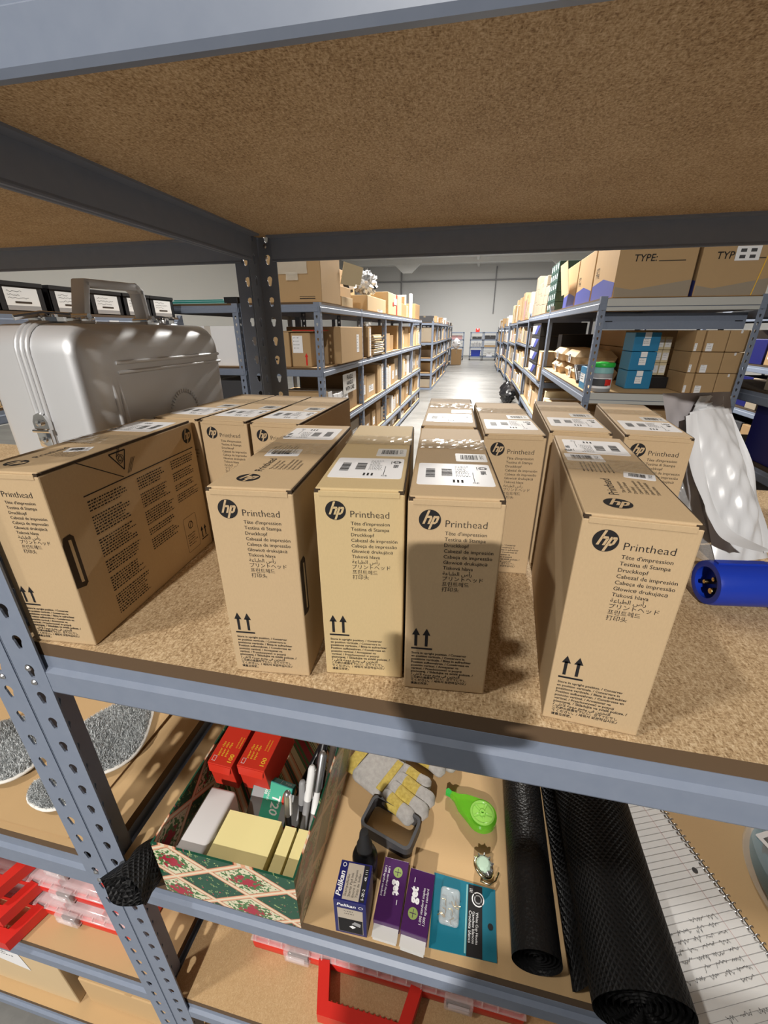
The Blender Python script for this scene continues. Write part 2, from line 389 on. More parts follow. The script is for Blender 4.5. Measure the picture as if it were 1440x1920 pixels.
# ------------------------------------------------------------------ steel shelving
_fl = {}
def flange(w, H, pitch=0.0353, start=0.03, size=1.0, holes=True):
    key = (round(w,4), round(H,4), pitch, start, size, holes)
    if key in _fl: return _fl[key]
    if not holes:
        g = G(); g.box(0, 0, 0, w, H, .0018); _fl[key] = (g.v, g.f); return _fl[key]
    c = bpy.data.curves.new('fl', 'CURVE'); c.dimensions = '2D'; c.fill_mode = 'BOTH'; c.extrude = .0009
    def sp(pts):
        s_ = c.splines.new('POLY'); s_.points.add(len(pts)-1); s_.use_cyclic_u = True
        for p, q in zip(s_.points, pts): p.co = (q[0], q[1], 0, 1)
    sp([(0,0),(w,0),(w,H),(0,H)])
    z = start; r = .0052*size; cx = w*.52
    while z < H-.02:
        pts = [(cx + r*math.cos(R(a)), z + r*math.sin(R(a))) for a in range(-40, 221, 26)]
        pts += [(cx-.0030*size, z-.0085*size), (cx-.0018*size, z-.0112*size), (cx+.0018*size, z-.0112*size), (cx+.0030*size, z-.0085*size)]
        sp(pts); z += pitch
    o = bpy.data.objects.new('fl', c); COL.objects.link(o)
    dg = bpy.context.evaluated_depsgraph_get(); e = o.evaluated_get(dg); me = e.to_mesh()
    r_ = ([v.co[:] for v in me.vertices], [tuple(p.vertices) for p in me.polygons])
    e.to_mesh_clear(); bpy.data.objects.remove(o); bpy.data.curves.remove(c)
    _fl[key] = r_; return r_
def post(parent, x, y, sx, sy, H, w=.036, wy=.038, holes=True, pitch=.0353, size=1.0, paint='paint', z0=0.0):
    # angle post: corner at (x, y), one flange runs sx along x, the other sy along y
    g = G(); vs, fs = flange(w, H, pitch, .03, size, holes)
    g.add(vs, fs, 0, Matrix(((sx,0,0,x),(0,0,-sy,y),(0,1,0,z0),(0,0,0,1))))
    vs, fs = flange(wy, H, pitch, .03, size, holes)
    g.add(vs, fs, 0, Matrix(((0,0,sx,x),(sy,0,0,y),(0,1,0,z0),(0,0,0,1))))
    n = 8                                                     # rounded corner
    g.box(min(x, x+sx*.002), min(y, y+sy*.002), z0, max(x, x+sx*.002), max(y, y+sy*.002), z0+H)
    g.box(min(x, x+sx*.03)-.002, min(y, y+sy*.03)-.002, z0, max(x, x+sx*.03)+.002, max(y, y+sy*.03)+.002, z0+.004)
    return g.build('post', paint, parent)
BEAM = [(0.0, 0.0), (0.0, -.013), (-.0045, -.0165), (-.0045, -.0395), (-.0025, -.043), (.002, -.043), (.002, -.041), (.001, -.038), (.003, -.003), (.02, -.003), (.02, 0.0)]
def beam(parent, p0, p1, out, z, h=.043, name='beam', paint='paint', rivets=True):
    # out: unit vector the front of the beam faces; p0, p1 on the outer plane
    p0 = Vector((*p0, z)); p1 = Vector((*p1, z)); d = (p1-p0); L = d.length; d.normalize(); o = Vector((*out, 0))
    k = h/.043; prof = [(-a, b*k) for a, b in BEAM]             # (out distance, z)
    X = frame(p0, o, (0,0,1)); zax = o.cross(Vector((0,0,1)))
    if zax.dot(d) < 0: X = frame(p0, o, (0,0,1)); prof2 = prof; h0, h1 = -L, 0
    else: prof2 = prof; h0, h1 = 0, L
    g = G(); n = len(prof2)
    a2 = sum(prof2[i][0]*prof2[(i+1) % n][1]-prof2[(i+1) % n][0]*prof2[i][1] for i in range(n))
    g.prism(prof2 if a2 > 0 else prof2[::-1], h0, h1, 0, X)
    return g.build(name, paint, parent)
def shelf_board(parent, x0, y0, x1, y1, ztop, t=.0156, top='board', edge='edge'):
    g = G(); g.box(x0, y0, ztop-t, x1, y1, ztop, 0)
    o = g.build('shelf_board', [top, edge], parent)
    for p in o.data.polygons:
        if abs(p.normal.z) < .5: p.material_index = 1
    return o

# the two near units, standing side by side
def near_unit(x0, x1, levels, label, right):
    e = thing('shelving_unit', label, 'shelf', (0,0,0), 0, None)
    D = .61; H = 1.86
    lx, rx = x0, x1
    post(e, lx, 0.0, 1, 1, H); post(e, rx, 0.0, -1, 1, H)
    post(e, lx, D, 1, -1, H); post(e, rx, D, -1, -1, H, .036 if right else .046)
    for zt, h, top in levels:
        zb = zt-.0156; a = lx+.030 if right else lx+.030; b = rx-.030
        beam(e, (a, .004), (b, .004), (0,-1), zb, h); beam(e, (a, D-.004), (b, D-.004), (0,1), zb, h)
        beam(e, (lx+.0035, .035), (lx+.0035, D-.035), (-1,0), zb, h, 'side_beam'); beam(e, (rx-.0035, .035), (rx-.0035, D-.035), (1,0), zb, h, 'side_beam')
        shelf_board(e, lx+.004, .0045, rx-.004, D-.0045, zt, .0156, top)
    for zt, h, top in levels:                                   # rivets at the visible post
        if zt < .5: continue
        for py in (-.0005, D-.006):
            for zz in (zt-.03, zt-.048):
                g = G(); g.lathe([(.0001,0),(.0035,0),(.0035,.0012),(.002,.0024),(.0001,.0026)], 10, 0, frame((lx+.018 if right else rx-.018, py, zz), (1,0,0), (0,0,1))); g.build('rivet', 'steel', e)
    return e
near_unit(-.0575, 1.80, [(1.5603,.0395,'board'), (1.12,.0448,'board'), (.737,.0385,'sheet'), (.385,.04,'board_l'), (.09,.04,'board_l')],
          'near blue-grey steel shelving unit holding the row of printed cartons', True)
near_unit(-1.90, -.0605, [(1.5603,.0395,'board'), (1.12,.0448,'board'), (.762,.058,'sheet'), (.400,.045,'sheet'), (.088,.04,'sheet')],
          'blue-grey steel shelving unit at left holding the aluminium case', False)
# ------------------------------------------------------------------ printed cartons on the middle shelf
ZM = 1.1205
CW, CD, CH = .0640, .2115, .1675
AR1 = '\uFE94\uFECB\uFE8E\uFE92\uFEC4\uFEDF\uFE8D \uFEB1\uFE83\uFEAD'
AR2 = '/ \uFEF0\uFEE0\uFECB\uFEF7 \uFEEA\uFE9F\uFEEE\uFEE3 \uFECA\uFEBF\uFEED \uFEF2\uFED3 \uFEE6\uFEF3\uFEB0\uFEA8\uFE98\uFEDF\uFE8D'
NAMES = ["Tête d'impression", 'Testina di Stampa', 'Druckkopf', 'Cabezal de impresión', 'Cabeça de impressão', 'Głowicę drukującą', 'Tisková hlava', AR1, 'プリントヘッド', '프린트헤드', '打印头']
STORE = ['Store in upright position. / Conserver', 'en position verticale. / Conservare in', 'posizione verticale. / Bitte in aufrechter', 'Position aufbewahren. / Consérvese en', 'posición vertical. / Armazenar na', 'vertical. / Przechowywać w pozycji', 'pionowej. / Skladujte ve svislé poloze. /', AR2, 'この箱の底面を下にし、立てて保管し', 'てください。/ 세워서 보관하십시오./', '请直立存放。']
def round_logo(g, cx, cy, r, mi, mb, X, h):
    # dark disc with slanted h and p cut through to the rim
    g.disc(cx, cy, r, mi, X, h, 36)
    sl = .36; w = .155*r; hh = h + .00008
    def par(x, y0, y1, ww=w*1.35): g.poly([(cx+r*(x+sl*y0), cy+r*y0), (cx+r*(x+sl*y0)+ww, cy+r*y0), (cx+r*(x+sl*y1)+ww, cy+r*y1), (cx+r*(x+sl*y1), cy+r*y1)], mb, X, hh)
    def arc(x, yb, flip):
        pts = [(x, .36), (x+.36, .36), (x+.50, .20)] if not flip else None
        return pts
    par(-.52, -.42, .93); 
    par(-.06, -.42, .24)                                       # h: stems
    g.poly([(cx+r*(-.36+sl*.18), cy+r*.18), (cx+r*(.06+sl*.18), cy+r*.18), (cx+r*(.12+sl*.25), cy+r*.25), (cx+r*(.02+sl*.40), cy+r*.40), (cx+r*(-.40+sl*.40), cy+r*.40)], mb, X, hh)
    par(.20, -.95, .40); par(.56, -.24, .24)                     # p: stem and bowl
    g.poly([(cx+r*(.36+sl*.18), cy+r*.18), (cx+r*(.70+sl*.18), cy+r*.18), (cx+r*(.76+sl*.25), cy+r*.25), (cx+r*(.66+sl*.40), cy+r*.40), (cx+r*(.30+sl*.40), cy+r*.40)], mb, X, hh)
    g.poly([(cx+r*(.36-sl*.42), cy-r*.42), (cx+r*(.60-sl*.42), cy-r*.42), (cx+r*(.77-sl*.24), cy-r*.24), (cx+r*(.60-sl*.20), cy-r*.20), (cx+r*(.36-sl*.20), cy-r*.20)], mb, X, hh)
def up_arrows(g, x, y, s, mi, X, h):
    for dx in (0, .42):
        g.rect(x+s*(.10+dx), y, x+s*(.21+dx), y+s*.62, mi, X, h)
        g.poly([(x+s*dx, y+s*.55), (x+s*(.31+dx), y+s*.55), (x+s*(.155+dx), y+s*.88)], mi, X, h)
    g.rect(x-s*.02, y-s*.16, x+s*.82, y-s*.08, mi, X, h)
def front_print(g, w, h, X, e):
    round_logo(g, .235*w, .903*h, .116*w, 1, 0, X, e)
    g.text('Printhead', .40*w, .874*h, width=.43*w, m=1, X=X, h=e, bold=-.008)
    for i, s_ in enumerate(NAMES):
        y = h*(.838 - .0268*i)
        if i >= 7: g.text(s_, .40*w, y, size=.066*w, m=1, X=X, h=e)
        else: g.text(s_, .40*w, y, size=.0605*w, m=1, X=X, h=e, bold=.002)
    up_arrows(g, .085*w, .262*h, .30*w, 1, X, e)
    for i, s_ in enumerate(STORE):
        y = h*(.216 - .0186*i)
        wd = {0:.66,1:.64,2:.72,3:.70,4:.58,5:.62,6:.76,7:.60,8:.68,9:.69,10:.22}[i]
        g.text(s_, .085*w, y, width=wd*w, m=1, X=X, h=e, bold=.020)
def side_print(g, d, h, X, e):
    # instructions panel: lettering too fine to read in the photograph
    round_logo(g, .935*d, .90*h, .042*d, 1, 0, X, e)
    g.line([(.16*d, .805*h), (.97*d, .805*h)], .0011, 1, X, e)
    g.line([(.17*d, .985*h), (.40*d, .815*h)], .0009, 1, X, e)
    for k in range(3): g.line([(.43*d+.010*d*k, .825*h), (.475*d+.010*d*k, .905*h)], .0006, 1, X, e)
    for k in range(2): g.line([(.385*d+.010*d*k, .94*h), (.405*d+.010*d*k, .985*h)], .0006, 1, X, e)
    tri = [(.345*d, .965*h), (.445*d, .965*h), (.415*d, .855*h)]; g.line(tri+[tri[0]], .0013, 1, X, e)
    for a, b in ((.40,.93), (.412,.925), (.405,.915)):
        g.line([(a*d+.0032*math.cos(q*PI/5), b*h+.0032*math.sin(q*PI/5)) for q in range(11)], .0006, 1, X, e)
    for cx, n0, blocks in ((.17, .765, (4, 7, 7, 5, 6, 8)), (.475, .765, (5, 6, 6, 3, 5)), (.745, .77, (4, 4, 3, 4))):
        y = n0
        for bi, nb in enumerate(blocks):
            fineprint(g, cx*d, y*h, .235*d if cx < .7 else .215*d, nb, .0165*h, .0075*h, 1, X, e, seed=int(cx*100)+bi)
            y -= .0165*nb + .022
            if y < .08: break
    bx = rpoly(.125*d, .27*h, .01*d, 4, .81*d, .20*h); g.line(bx+[bx[0]], .0004, 1, X, e)
    c = [(.81*d+.021*d*math.cos(q*PI/10), .265*h+.021*d*math.sin(q*PI/10)) for q in range(21)]; g.line(c, .0009, 1, X, e); g.line([(.795*d, .24*h), (.825*d, .29*h)], .0009, 1, X, e)
    fineprint(g, .765*d, .19*h, .09*d, 5, .02*h, .008*h, 1, X, e, 5)
    up_arrows(g, .895*d, .10*h, .085*d, 1, X, e)
def carton_mesh(kind, tint):
    w, d, h = CW, CD, CH; g = G(); e = .00018
    g.rbox(0, 0, 0, w, d, h-.0028, .0012, 0)
    g.rbox(.0009, .0012, h-.0030, w-.0012, d-.0008, h, .0011, 0)     # folded lid panel
    for x in (.0006, w-.0046): g.box(x, .0003, h-.0034, x+.004, .0032, h-.0008, 2)     # open corrugation at the lid corners
    g.rbox(.0035, -.0005, h-.0058, w-.0035, .0012, h-.0016, .0004, 0)          # lid edge folded over the front
    g.box(w-.0013, .004, h-.0026, w-.0003, d-.003, h-.0006, 2)       # dark gap along the lid
    F = frame((0, -.00002, 0), (1,0,0), (0,0,1)); front_print(g, w, h, F, e)
    RS = frame((w+.00002, 0, 0), (0,1,0), (0,0,1))
    if kind == 'plain_end':
        g.rect(.0006, .002, .0022, h-.004, 0, F, .0004)
    if kind == 'instructions': side_print(g, d, h, RS, e)
    if kind in ('instructions', 'slot'):
        if kind == 'slot': g.line([(.30*d, .80*h), (.97*d, .80*h)], .0011, 1, RS, e); fineprint(g, .32*d, .74*h, .5*d, 26, .02*h, .008*h, 1, RS, e, 8)
        hs = [(.0005, .37*h), (.010, .355*h), (.013, .37*h), (.013, .64*h), (.010, .66*h), (.003, .655*h), (.0005, .62*h)]
        g.poly(hs, 2, RS, .0003)
        g.poly([(.0065, .39*h), (.0095, .385*h), (.0095, .63*h), (.0065, .635*h)], 3, RS, .0006)
    return g.mesh('box_body', [tint, 'ink', 'core_shade', 'carton_l'])
def top_label(style):
    # a shipping label with bar codes, lying on the lid (long side across or along)
    g = G(); ww, dd = (.0555, .052) if style == 'front' else (.052, .050)
    X = Matrix()
    g.prism(rpoly(ww, dd, .0025), 0, .00018, 0, X)
    e = .00030; x0, y0 = -ww/2, -dd/2
    bars(g, x0+.006, y0+.016, x0+.013, y0+.038, 1, X, e, 3, False)
    bars(g, x0+.018, y0+.020, x0+.026, y0+.038, 1, X, e, 4, False)
    fineprint(g, x0+.0285, y0+.044, .011, 9, .0030, .0008, 1, X, e, 2)
    g.line([(x0+.0415, y0+.008), (x0+.0415, y0+.030)], .0004, 1, X, e)
    T = frame((x0+.0475, y0+.0445, e), (0,-1,0), (1,0,0))
    round_logo(g, .003, .0025, .0034, 1, 0, T, 0); g.text('886', .010, 0.0002, width=.0085, m=1, X=T, bold=.015); g.line([(.0, -.002), (.008, -.002)], .0005, 1, T)
    g.text('CE', x0+.040, y0+.005, size=.004, m=1, X=X, h=e)
    for k in range(3): g.rect(x0+.026+.003*k, y0+.006, x0+.0275+.003*k, y0+.012, 1, X, e)
    return g.mesh('shipping_label', ['label', 'ink'])
def code_label(ww, dd, seed, matn='greylabel'):
    g = G(); g.prism(rpoly(ww, dd, .0015), 0, .00016); e = .00028
    bars(g, -ww*.34, -dd*.26, ww*.22, dd*.30, 1, None, e, seed); fineprint(g, ww*.28, dd*.28, ww*.14, 6, dd*.09, dd*.03, 1, None, e, seed)
    return g.mesh('barcode_label', [matn, 'ink'])
def tape_mesh():
    g = G(); rn = random.Random(5)
    zs = [rn.uniform(.0002, .0011) for _ in range(400)]
    g.grid(lambda u, v: ((u-.5)*(CW-.0006), (v-.5)*.036, zs[int(u*18)+19*int(v*8)]), 18, 8)
    return g.mesh('packing_tape', ['tape'])
def top_print_mesh():
    g = G(); T = frame((0,0,0), (0,1,0), (-1,0,0)); e = .0002       # reads along the box
    round_logo(g, .013, .0, .0085, 0, 1, frame((0,0,0), (1,0,0), (0,1,0)), e) if False else None
    round_logo(g, .0, .0, .0085, 0, 1, None, e)
    g.text('Printhead', .016, -.004, width=.034, m=0, X=T, h=e)
    for i, s_ in enumerate(NAMES[:7]): g.text(s_, .022+.0, -.0095-.0035*i, size=.0032, m=0, X=T, h=e)
    fineprint(g, .066, .010, .03, 8, .003, .001, 0, T, e, 3)
    return g.mesh('lid_print', ['ink', 'kraft'])
BM = {('plain','kraft'): carton_mesh('plain', 'kraft'), ('plain','kraft_y'): carton_mesh('plain', 'kraft_y'), ('slot','kraft'): carton_mesh('slot', 'kraft'), ('instructions','kraft'): carton_mesh('instructions', 'kraft')}
LM = {'front': top_label('front'), 'far': top_label('far'), 'code': code_label(.026, .024, 7), 'codew': code_label(.030, .022, 9, 'label'), 'round': code_label(.021, .015, 11, 'label'), 'tape': tape_mesh(), 'print': top_print_mesh()}
def child(name, me, parent, loc, rz=0):
    o = bpy.data.objects.new(name, me); COL.objects.link(o); o.parent = parent; o.location = loc; o.rotation_euler = (0,0,rz); return o
def printed_carton(x, y, deg, label, kind='plain', tint='kraft', top='front', sx=1, sz=1, extra=(), z=ZM):
    e = thing('printed_carton', label, 'cardboard box', (x, y, z), R(deg), 'printed cartons on the middle shelf')
    b = child('box_body', BM[(kind, tint)], e, (0,0,0)); b.scale = (sx, 1, sz)
    H = CH*sz + .00004
    if top == 'front':
        child('shipping_label', LM['front'], e, (CW/2, .050, H)); child('barcode_label', LM['code'], e, (CW*.74, .096, H))
        child('packing_tape', LM['tape'], e, (CW/2, .140, H))
    else:
        child('lid_print', LM['print'], e, (CW*.36, .022, H)); child('packing_tape', LM['tape'], e, (CW/2, .107, H))
        child('shipping_label', LM['far'], e, (CW*.5, .168, H), PI)
        for n, dx, dy, rz in extra: child('barcode_label', LM[n], e, (dx, dy, H), rz)
    return e
printed_carton(-.0275, .0062, 3.9, 'leftmost printed cardboard carton, standing at the front edge beside the steel post', 'instructions', top='far', extra=(('round', .040, .068, .35),))
printed_carton(.1801, .0100, 4.9, 'printed carton with a handle slot on its right side, left of the yellowish one', 'slot', top='far', extra=(('codew', .026, .092, .1),))
printed_carton(.2563, .0224, 6.4, 'yellowish printed carton in the middle of the front row, label flat on its lid', 'plain', 'kraft_y')
printed_carton(.3232, .0204, 5.0, 'printed carton with the dark shadow of a phone on its front', 'plain')
printed_carton(.4301, .0137, -3.9, 'printed carton standing apart at the right end of the front row', 'plain', top='far', extra=(('codew', .018, .128, .05), ('round', .050, .085, -.2)))
printed_carton(-.0375, .2305, -1.5, 'back-row carton touching the aluminium case, mostly hidden by the leftmost front carton')
printed_carton(.0295, .2285, -1.0, 'middle one of the three touching cartons at the back left')
printed_carton(.0985, .2260, .0, 'right one of the three touching cartons at the back left, plain right side showing')
printed_carton(.3030, .2446, 3.0, 'back-row carton with only its taped top showing, behind the shadowed carton')
printed_carton(.3742, .2170, 3.5, 'back-row carton showing its logo between the shadowed front carton and the right-hand front one')
printed_carton(.4440, .2480, -2.0, 'back-row carton directly behind the right-hand front carton, front hidden')
printed_carton(.5188, .2440, -5.6, 'rightmost back-row carton, beside the white plastic bag')

# ------------------------------------------------------------------ aluminium case on the left shelf
e = thing('aluminium_case', 'silver ribbed aluminium case with a carrying handle on the left shelf', 'case', (-.165, .345, ZM+.0045), R(1))
W2, L2, H2 = .0775, .152, .272
def case_half(s):
    g = G(); n = 12; r = .034; ri = .030
    # shell: rounded-rectangle cross-sections from the seam out to the big face
    rings = []
    for k in range(9):
        a = k/8*PI/2; x = s*(.004 + (W2-ri-.004)*(0 if k == 0 else 1) + (ri*math.sin(a) if k else 0)); ins = ri*(1-math.cos(a)) if k else 0
        rings.append((x, ins))
    vs = []; fs = []; N = 4*(6+1)
    for x, ins in rings:
        for (u, v) in rpoly(2*L2-2*ins, H2-2*ins, max(.006, r-ins*.6), 6): vs.append((x, u, H2/2+v))
    for i in range(len(rings)-1):
        for k in range(N):
            q = (i*N+k, i*N+(k+1) % N, (i+1)*N+(k+1) % N, (i+1)*N+k); fs.append(q if s > 0 else q[::-1])
    last = tuple((len(rings)-1)*N+k for k in range(N)); fs.append(last if s > 0 else last[::-1])
    g.add(vs, fs)
    xf = s*W2
    for z, y0, y1 in ((H2-.046, -L2+.05, L2-.018), (H2-.058, -L2+.05, L2-.016), (H2-.150, L2-.07, L2-.02), (H2-.162, -L2+.03, -L2+.115), (.05, -L2+.05, L2-.03), (.065, -L2+.05, L2-.03)):
        g.tube([(xf-s*.0010, y0, z), (xf+s*.0005, y0+.006, z), (xf+s*.0005, y1-.006, z), (xf-s*.0010, y1, z)], .0026, 8)
    for z in (H2*.5,):
        for dz in (-.005, .005): pass
    for yy in (-.115, -.105): g.tube([(xf-s*.003, yy, .06), (xf-s*.0002, yy, .09), (xf-s*.0002, yy, H2-.09), (xf-s*.003, yy, H2-.06)], .0030, 8)
    return g
case_half(1).build('shell', 'alu', e, 50); case_half(-1).build('shell', 'alu', e, 50)
g = G()
pts = [(0, u, H2/2+v) for u, v in rpoly(2*L2+.0012, H2+.0012, .034, 8)]
for dx in (-.0075, 0, .0075): g.tube([(dx, p[1], p[2]) for p in pts], .0028, 6, closed=True)
g.build('seam_band', 'alu', e, 60)
def latch(X):
    g = G(); g.rbox(-.010, -.022, 0, .010, .0, .006, .002, 0, X); g.prism([(-.011, 0), (.011, 0), (.011, .010), (.007, .018), (0, .021), (-.007, .018), (-.011, .010)], 0, .005, 0, X)
    g.tube([(-.012, -.001, .006), (.012, -.001, .006)], .0025, 8, 0, X); g.lathe([(.0001,.005),(.004,.005),(.004,.008),(.0001,.009)], 12, 0, X @ Matrix.Translation((0,.009,0))); g.lathe([(.0001,.005),(.004,.005),(.004,.008),(.0001,.009)], 12, 0, X @ Matrix.Translation((0,-.012,0)))
    return g
latch(frame((0, -L2-.002, .150), (1,0,0), (0,0,1))).build('latch', 'chrome', e, 40)
for y in (-.105, .105):
    g = latch(frame((0, y, H2+.002), (0,-1,0), (1,0,0))); g.tube([(-.012, y-.035, H2+.006), (0, y-.01, H2+.011), (0, y+.03, H2+.010)], .0032, 8); g.build('latch', 'chrome', e, 40)
hd = e
g = G(); hw = .0105
prof = [(-.058, .004), (-.044, .050), (.048, .052), (.058, .046), (.062, .004)]
def hbar(a, b, t):
    d = Vector((0, b[0]-a[0], b[1]-a[1])); X = frame((0, a[0], H2+a[1]), (1,0,0), Vector((1,0,0)).cross(d.normalized())*-1)
    return d.length
for a, b in zip(prof, prof[1:]):
    A = Vector((0, a[0], H2+a[1])); B = Vector((0, b[0], H2+b[1])); d = (B-A).normalized(); nrm = Vector((1,0,0)).cross(d)
    X = Matrix((Vector((1,0,0)), d, Vector((1,0,0)).cross(d))).transposed().to_4x4(); X.translation = A
    g.rbox(-hw, -.004, -.005, hw, (B-A).length+.004, .005, .002, 0, X)
h_ = g.build('handle', 'alu', e, 40)
g = G(); 
for y in (-.060, .064): g.rbox(-.014, y-.012, H2, .014, y+.012, H2+.009, .002); g.tube([(-.016, y, H2+.009), (.016, y, H2+.009)], .004, 10)
g.build('handle_bracket', 'chrome', h_, 40)
# embossed round emblem on the big face
g = G(); X = frame((W2+.0002, .018, H2-.129), (0,1,0), (0,0,1))
word = 'ZERO HALLIBURTON'
ring = 'HALLIBURTON  ZERO  HALLIBURTON  ZERO  '
for k in range(26):
    a = R(205 - k*9.2)
    g.rbox(-.0012, -.0028, -.001, .0012, .0028, .0018, .0006, 0, X @ Matrix.Translation((.034*math.cos(a), .034*math.sin(a), 0)) @ Matrix.Rotation(a-PI/2, 4, 'Z'))
vs, fs, w_ = glyphs('ZERO', .02, 0)
g.add([(p[0]*.052/w_-.026, p[1]*.052/w_-.010, .0010) for p in vs], fs, 0, X)
g.build('embossed_emblem', 'alu', e, 40)
# ------------------------------------------------------------------ white poly bag and blue plug on the middle shelf
e = thing('poly_mailer_bag', 'crumpled white plastic mailer bag standing open behind the blue plug', 'bag', (0,0,0))
def bag_sheet(A, B, C_, D_, bulge, seed, back=False):
    # A bottom-left, B bottom-right, C top-right, D top-left
    A, B, C_, D_ = map(Vector, (A, B, C_, D_)); n = (B-A).cross(D_-A).normalized(); ph = [random.Random(seed).uniform(0, 6) for _ in range(6)]
    def fn(u, v):
        p = (A*(1-u)+B*u)*(1-v) + (D_*(1-u)+C_*u)*v
        w = math.sin(PI*u)**.7*(math.sin(PI*min(1, v*.92+.05))**.6)
        c = .0022*math.sin(7*u+ph[0]+4*v) + .0010*math.sin(15*v+ph[1]-6*u) + .0008*math.sin(29*(u+.4*v)+ph[2]) + .0012*math.sin(27*v-19*u+ph[3])
        return p + n*(bulge*w + c*(.35+w))
    return fn
g = G()
g.grid(bag_sheet((.668,.290,1.1215), (.742,.322,1.1215), (.694,.415,1.292), (.630,.372,1.292), .018, 3), 26, 44, 0)
g.build('front_panel', 'foil', e, 60)
g = G(); g.grid(bag_sheet((.650,.335,1.1215), (.735,.372,1.1215), (.694,.425,1.312), (.594,.375,1.314), -.008, 5), 24, 44, 0); g.build('back_panel', 'foilin', e, 60)
g = G(); g.grid(bag_sheet((.632,.373,1.287), (.690,.414,1.287), (.684,.418,1.309), (.648,.398,1.309), -.006, 7), 14, 8, 0); g.build('torn_flap', 'foil', e, 60)
def strip(pts, w, wd, name):
    g = G(); P = [Vector(p) for p in pts]; wd = Vector(wd).normalized(); n = 40
    def at(u):
        t_ = u*(len(P)-1); i = min(int(t_), len(P)-2); f = t_-i
        p0, p1, p2, p3 = P[max(i-1,0)], P[i], P[i+1], P[min(i+2,len(P)-1)]
        return .5*((2*p1)+(-p0+p2)*f+(2*p0-5*p1+4*p2-p3)*f*f+(-p0+3*p1-3*p2+p3)*f**3)
    g.grid(lambda u, v: at(u) + wd*(v-.5)*w*(1+.15*math.sin(9*u)) + Vector((0, -.0012*math.sin(6*v+8*u), .0015*math.sin(14*u+3*v))), n, 4)
    return g.build(name, 'foil', e, 60)
strip([(.628,.362,1.290), (.632,.334,1.245), (.642,.303,1.205), (.658,.272,1.172), (.683,.240,1.168)], .014, (1,.25,.2), 'sealing_strip')
strip([(.690,.405,1.285), (.716,.375,1.225), (.724,.345,1.180), (.738,.318,1.130)], .012, (1,.3,.1), 'sealing_strip')
g = G(); g.grid(bag_sheet((.640,.340,1.1215), (.668,.288,1.1215), (.632,.362,1.25), (.612,.380,1.25), .006, 9), 14, 30, 0); g.build('clear_side', 'clearw', e, 60)

e = thing('power_plug', 'blue industrial power plug with brass pins lying under the plastic bag', 'plug', (.612, .1985, 1.1462), (0, 0, R(8)))
X = frame((0,0,0), (0,-1,0), (0,0,1))                        # faces -x ... build along +x
X = Matrix(((0,0,1,0),(1,0,0,0),(0,1,0,0),(0,0,0,1)))        # local z -> +x
g = G(); g.lathe([(.0165,.012),(.0165,.0005),(.0185,0),(.0225,.0004),(.0235,.004),(.0235,.062),(.0225,.070),(.0245,.072),(.0252,.080),(.0235,.098),(.019,.112),(.013,.128),(.0115,.150)], 40, 0, X)
g.box(.004, -.0035, .0232, .052, .0035, .0252); g.rbox(.066, -.012, -.0252, .088, .012, -.021, .001)
g.build('plug_body', 'blue', e, 40)
g = G(); g.lathe([(.0001,.0121),(.0164,.0122),(.0164,.0126),(.0001,.0127)], 30, 0, X); g.build('pin_base', 'black', e, 40)
for py, pz, r in ((-.0065,.0075,.0026), (-.0078,-.0055,.0036), (.004,-.0015,.0026)):
    g = G(); g.lathe([(r,.0127),(r,.0035),(r*.8,.0015),(.0001,.001)][::-1], 14, 0, X @ Matrix.Translation((py, pz, 0))); g.build('contact_pin', 'brass', e, 40)
g = G(); g.tube([(.148,0,0),(.20,-.004,-.006),(.27,.01,-.014),(.36,.05,-.0165)], .0075, 10); g.build('cable', 'rubber', e, 60)

# ------------------------------------------------------------------ lower shelf, right unit
ZL = .7375
# gift box: open tray with patterned paper
e = thing('gift_box', 'open holiday gift box with red flower pattern holding stationery', 'box', (.030, -.001, ZL), R(0))
BW, BD, BH, T = .180, .262, .099, .0022
g = G()
def wall_(x0,y0,x1,y1): g.box(x0,y0,0,x1,y1,BH)
tap = .004
g.box(.002, .002, 0, BW-.002, BD-.002, .002); wall_(0,0,BW,T); wall_(0,BD-T,BW,BD); wall_(0,T,T,BD-T); wall_(BW-T,T,BW,BD-T)
g.build('box_tray', 'wrap', e)
g = G(); g.grid(lambda u, v: (BW+.0012+.003*math.sin(PI*v)*math.sin(5*u+1)**2+.004*v*v*(1-u), .0+u*BD, .002+v*(BH+.002+.004*math.sin(4*u))), 20, 8); g.build('loose_film', 'clearw', e, 60)

def stationery(name, label, cat, mats, g, loc, rot=(0,0,0), group=None, smooth=None):
    o = g.build(name, mats, None, smooth, loc, rot); return tag(o, label, cat, group)
# paperclip boxes, red
def clip_box(loc, rot, label, W, D, H, sd):
    e = thing('paperclip_box', label, 'box', loc, rot, 'red paperclip boxes in the gift box')
    g = G(); g.rbox(0,0,0,W,D,H,.0008); X = frame((0,0,H+.0002), (0,1,0), (-1,0,0))
    for i in range(3): g.text('paper clips', .012, -.0105-.0052*i, size=.0046, m=1, X=X, bold=.01)
    for i in range(2): g.text('trombones', .026, -.0295-.0042*i, size=.0036, m=1, X=X)
    g.text('100', .006, -W+.004, size=.0085, m=1, X=X, bold=.02)
    g.poly([(.004,-.004),(.004,-.009),(.011,-.009),(.011,-.004)], 2, X, .0001); g.poly([(.0045,-.0045),(.0105,-.0045),(.0105,-.0085),(.0045,-.0085)][::-1], 0, X, .0002)
    g.build('box_body', ['redcard', 'yellowink', 'white'], e)
    g = G(); FX = frame((0,-.0006,H-.001), (1,0,0), (0,-.28,-1)); g.prism([(.001,0),(W-.001,0),(W-.003,.012),(.003,.012)][::-1], 0, .0006, 0, FX); g.build('tuck_flap', 'redcard', e)
    return e
clip_box((.046, .100, .800), (R(7), R(0), R(-2)), 'left red paperclip box lying in the gift box', .036, .075, .052, 1)
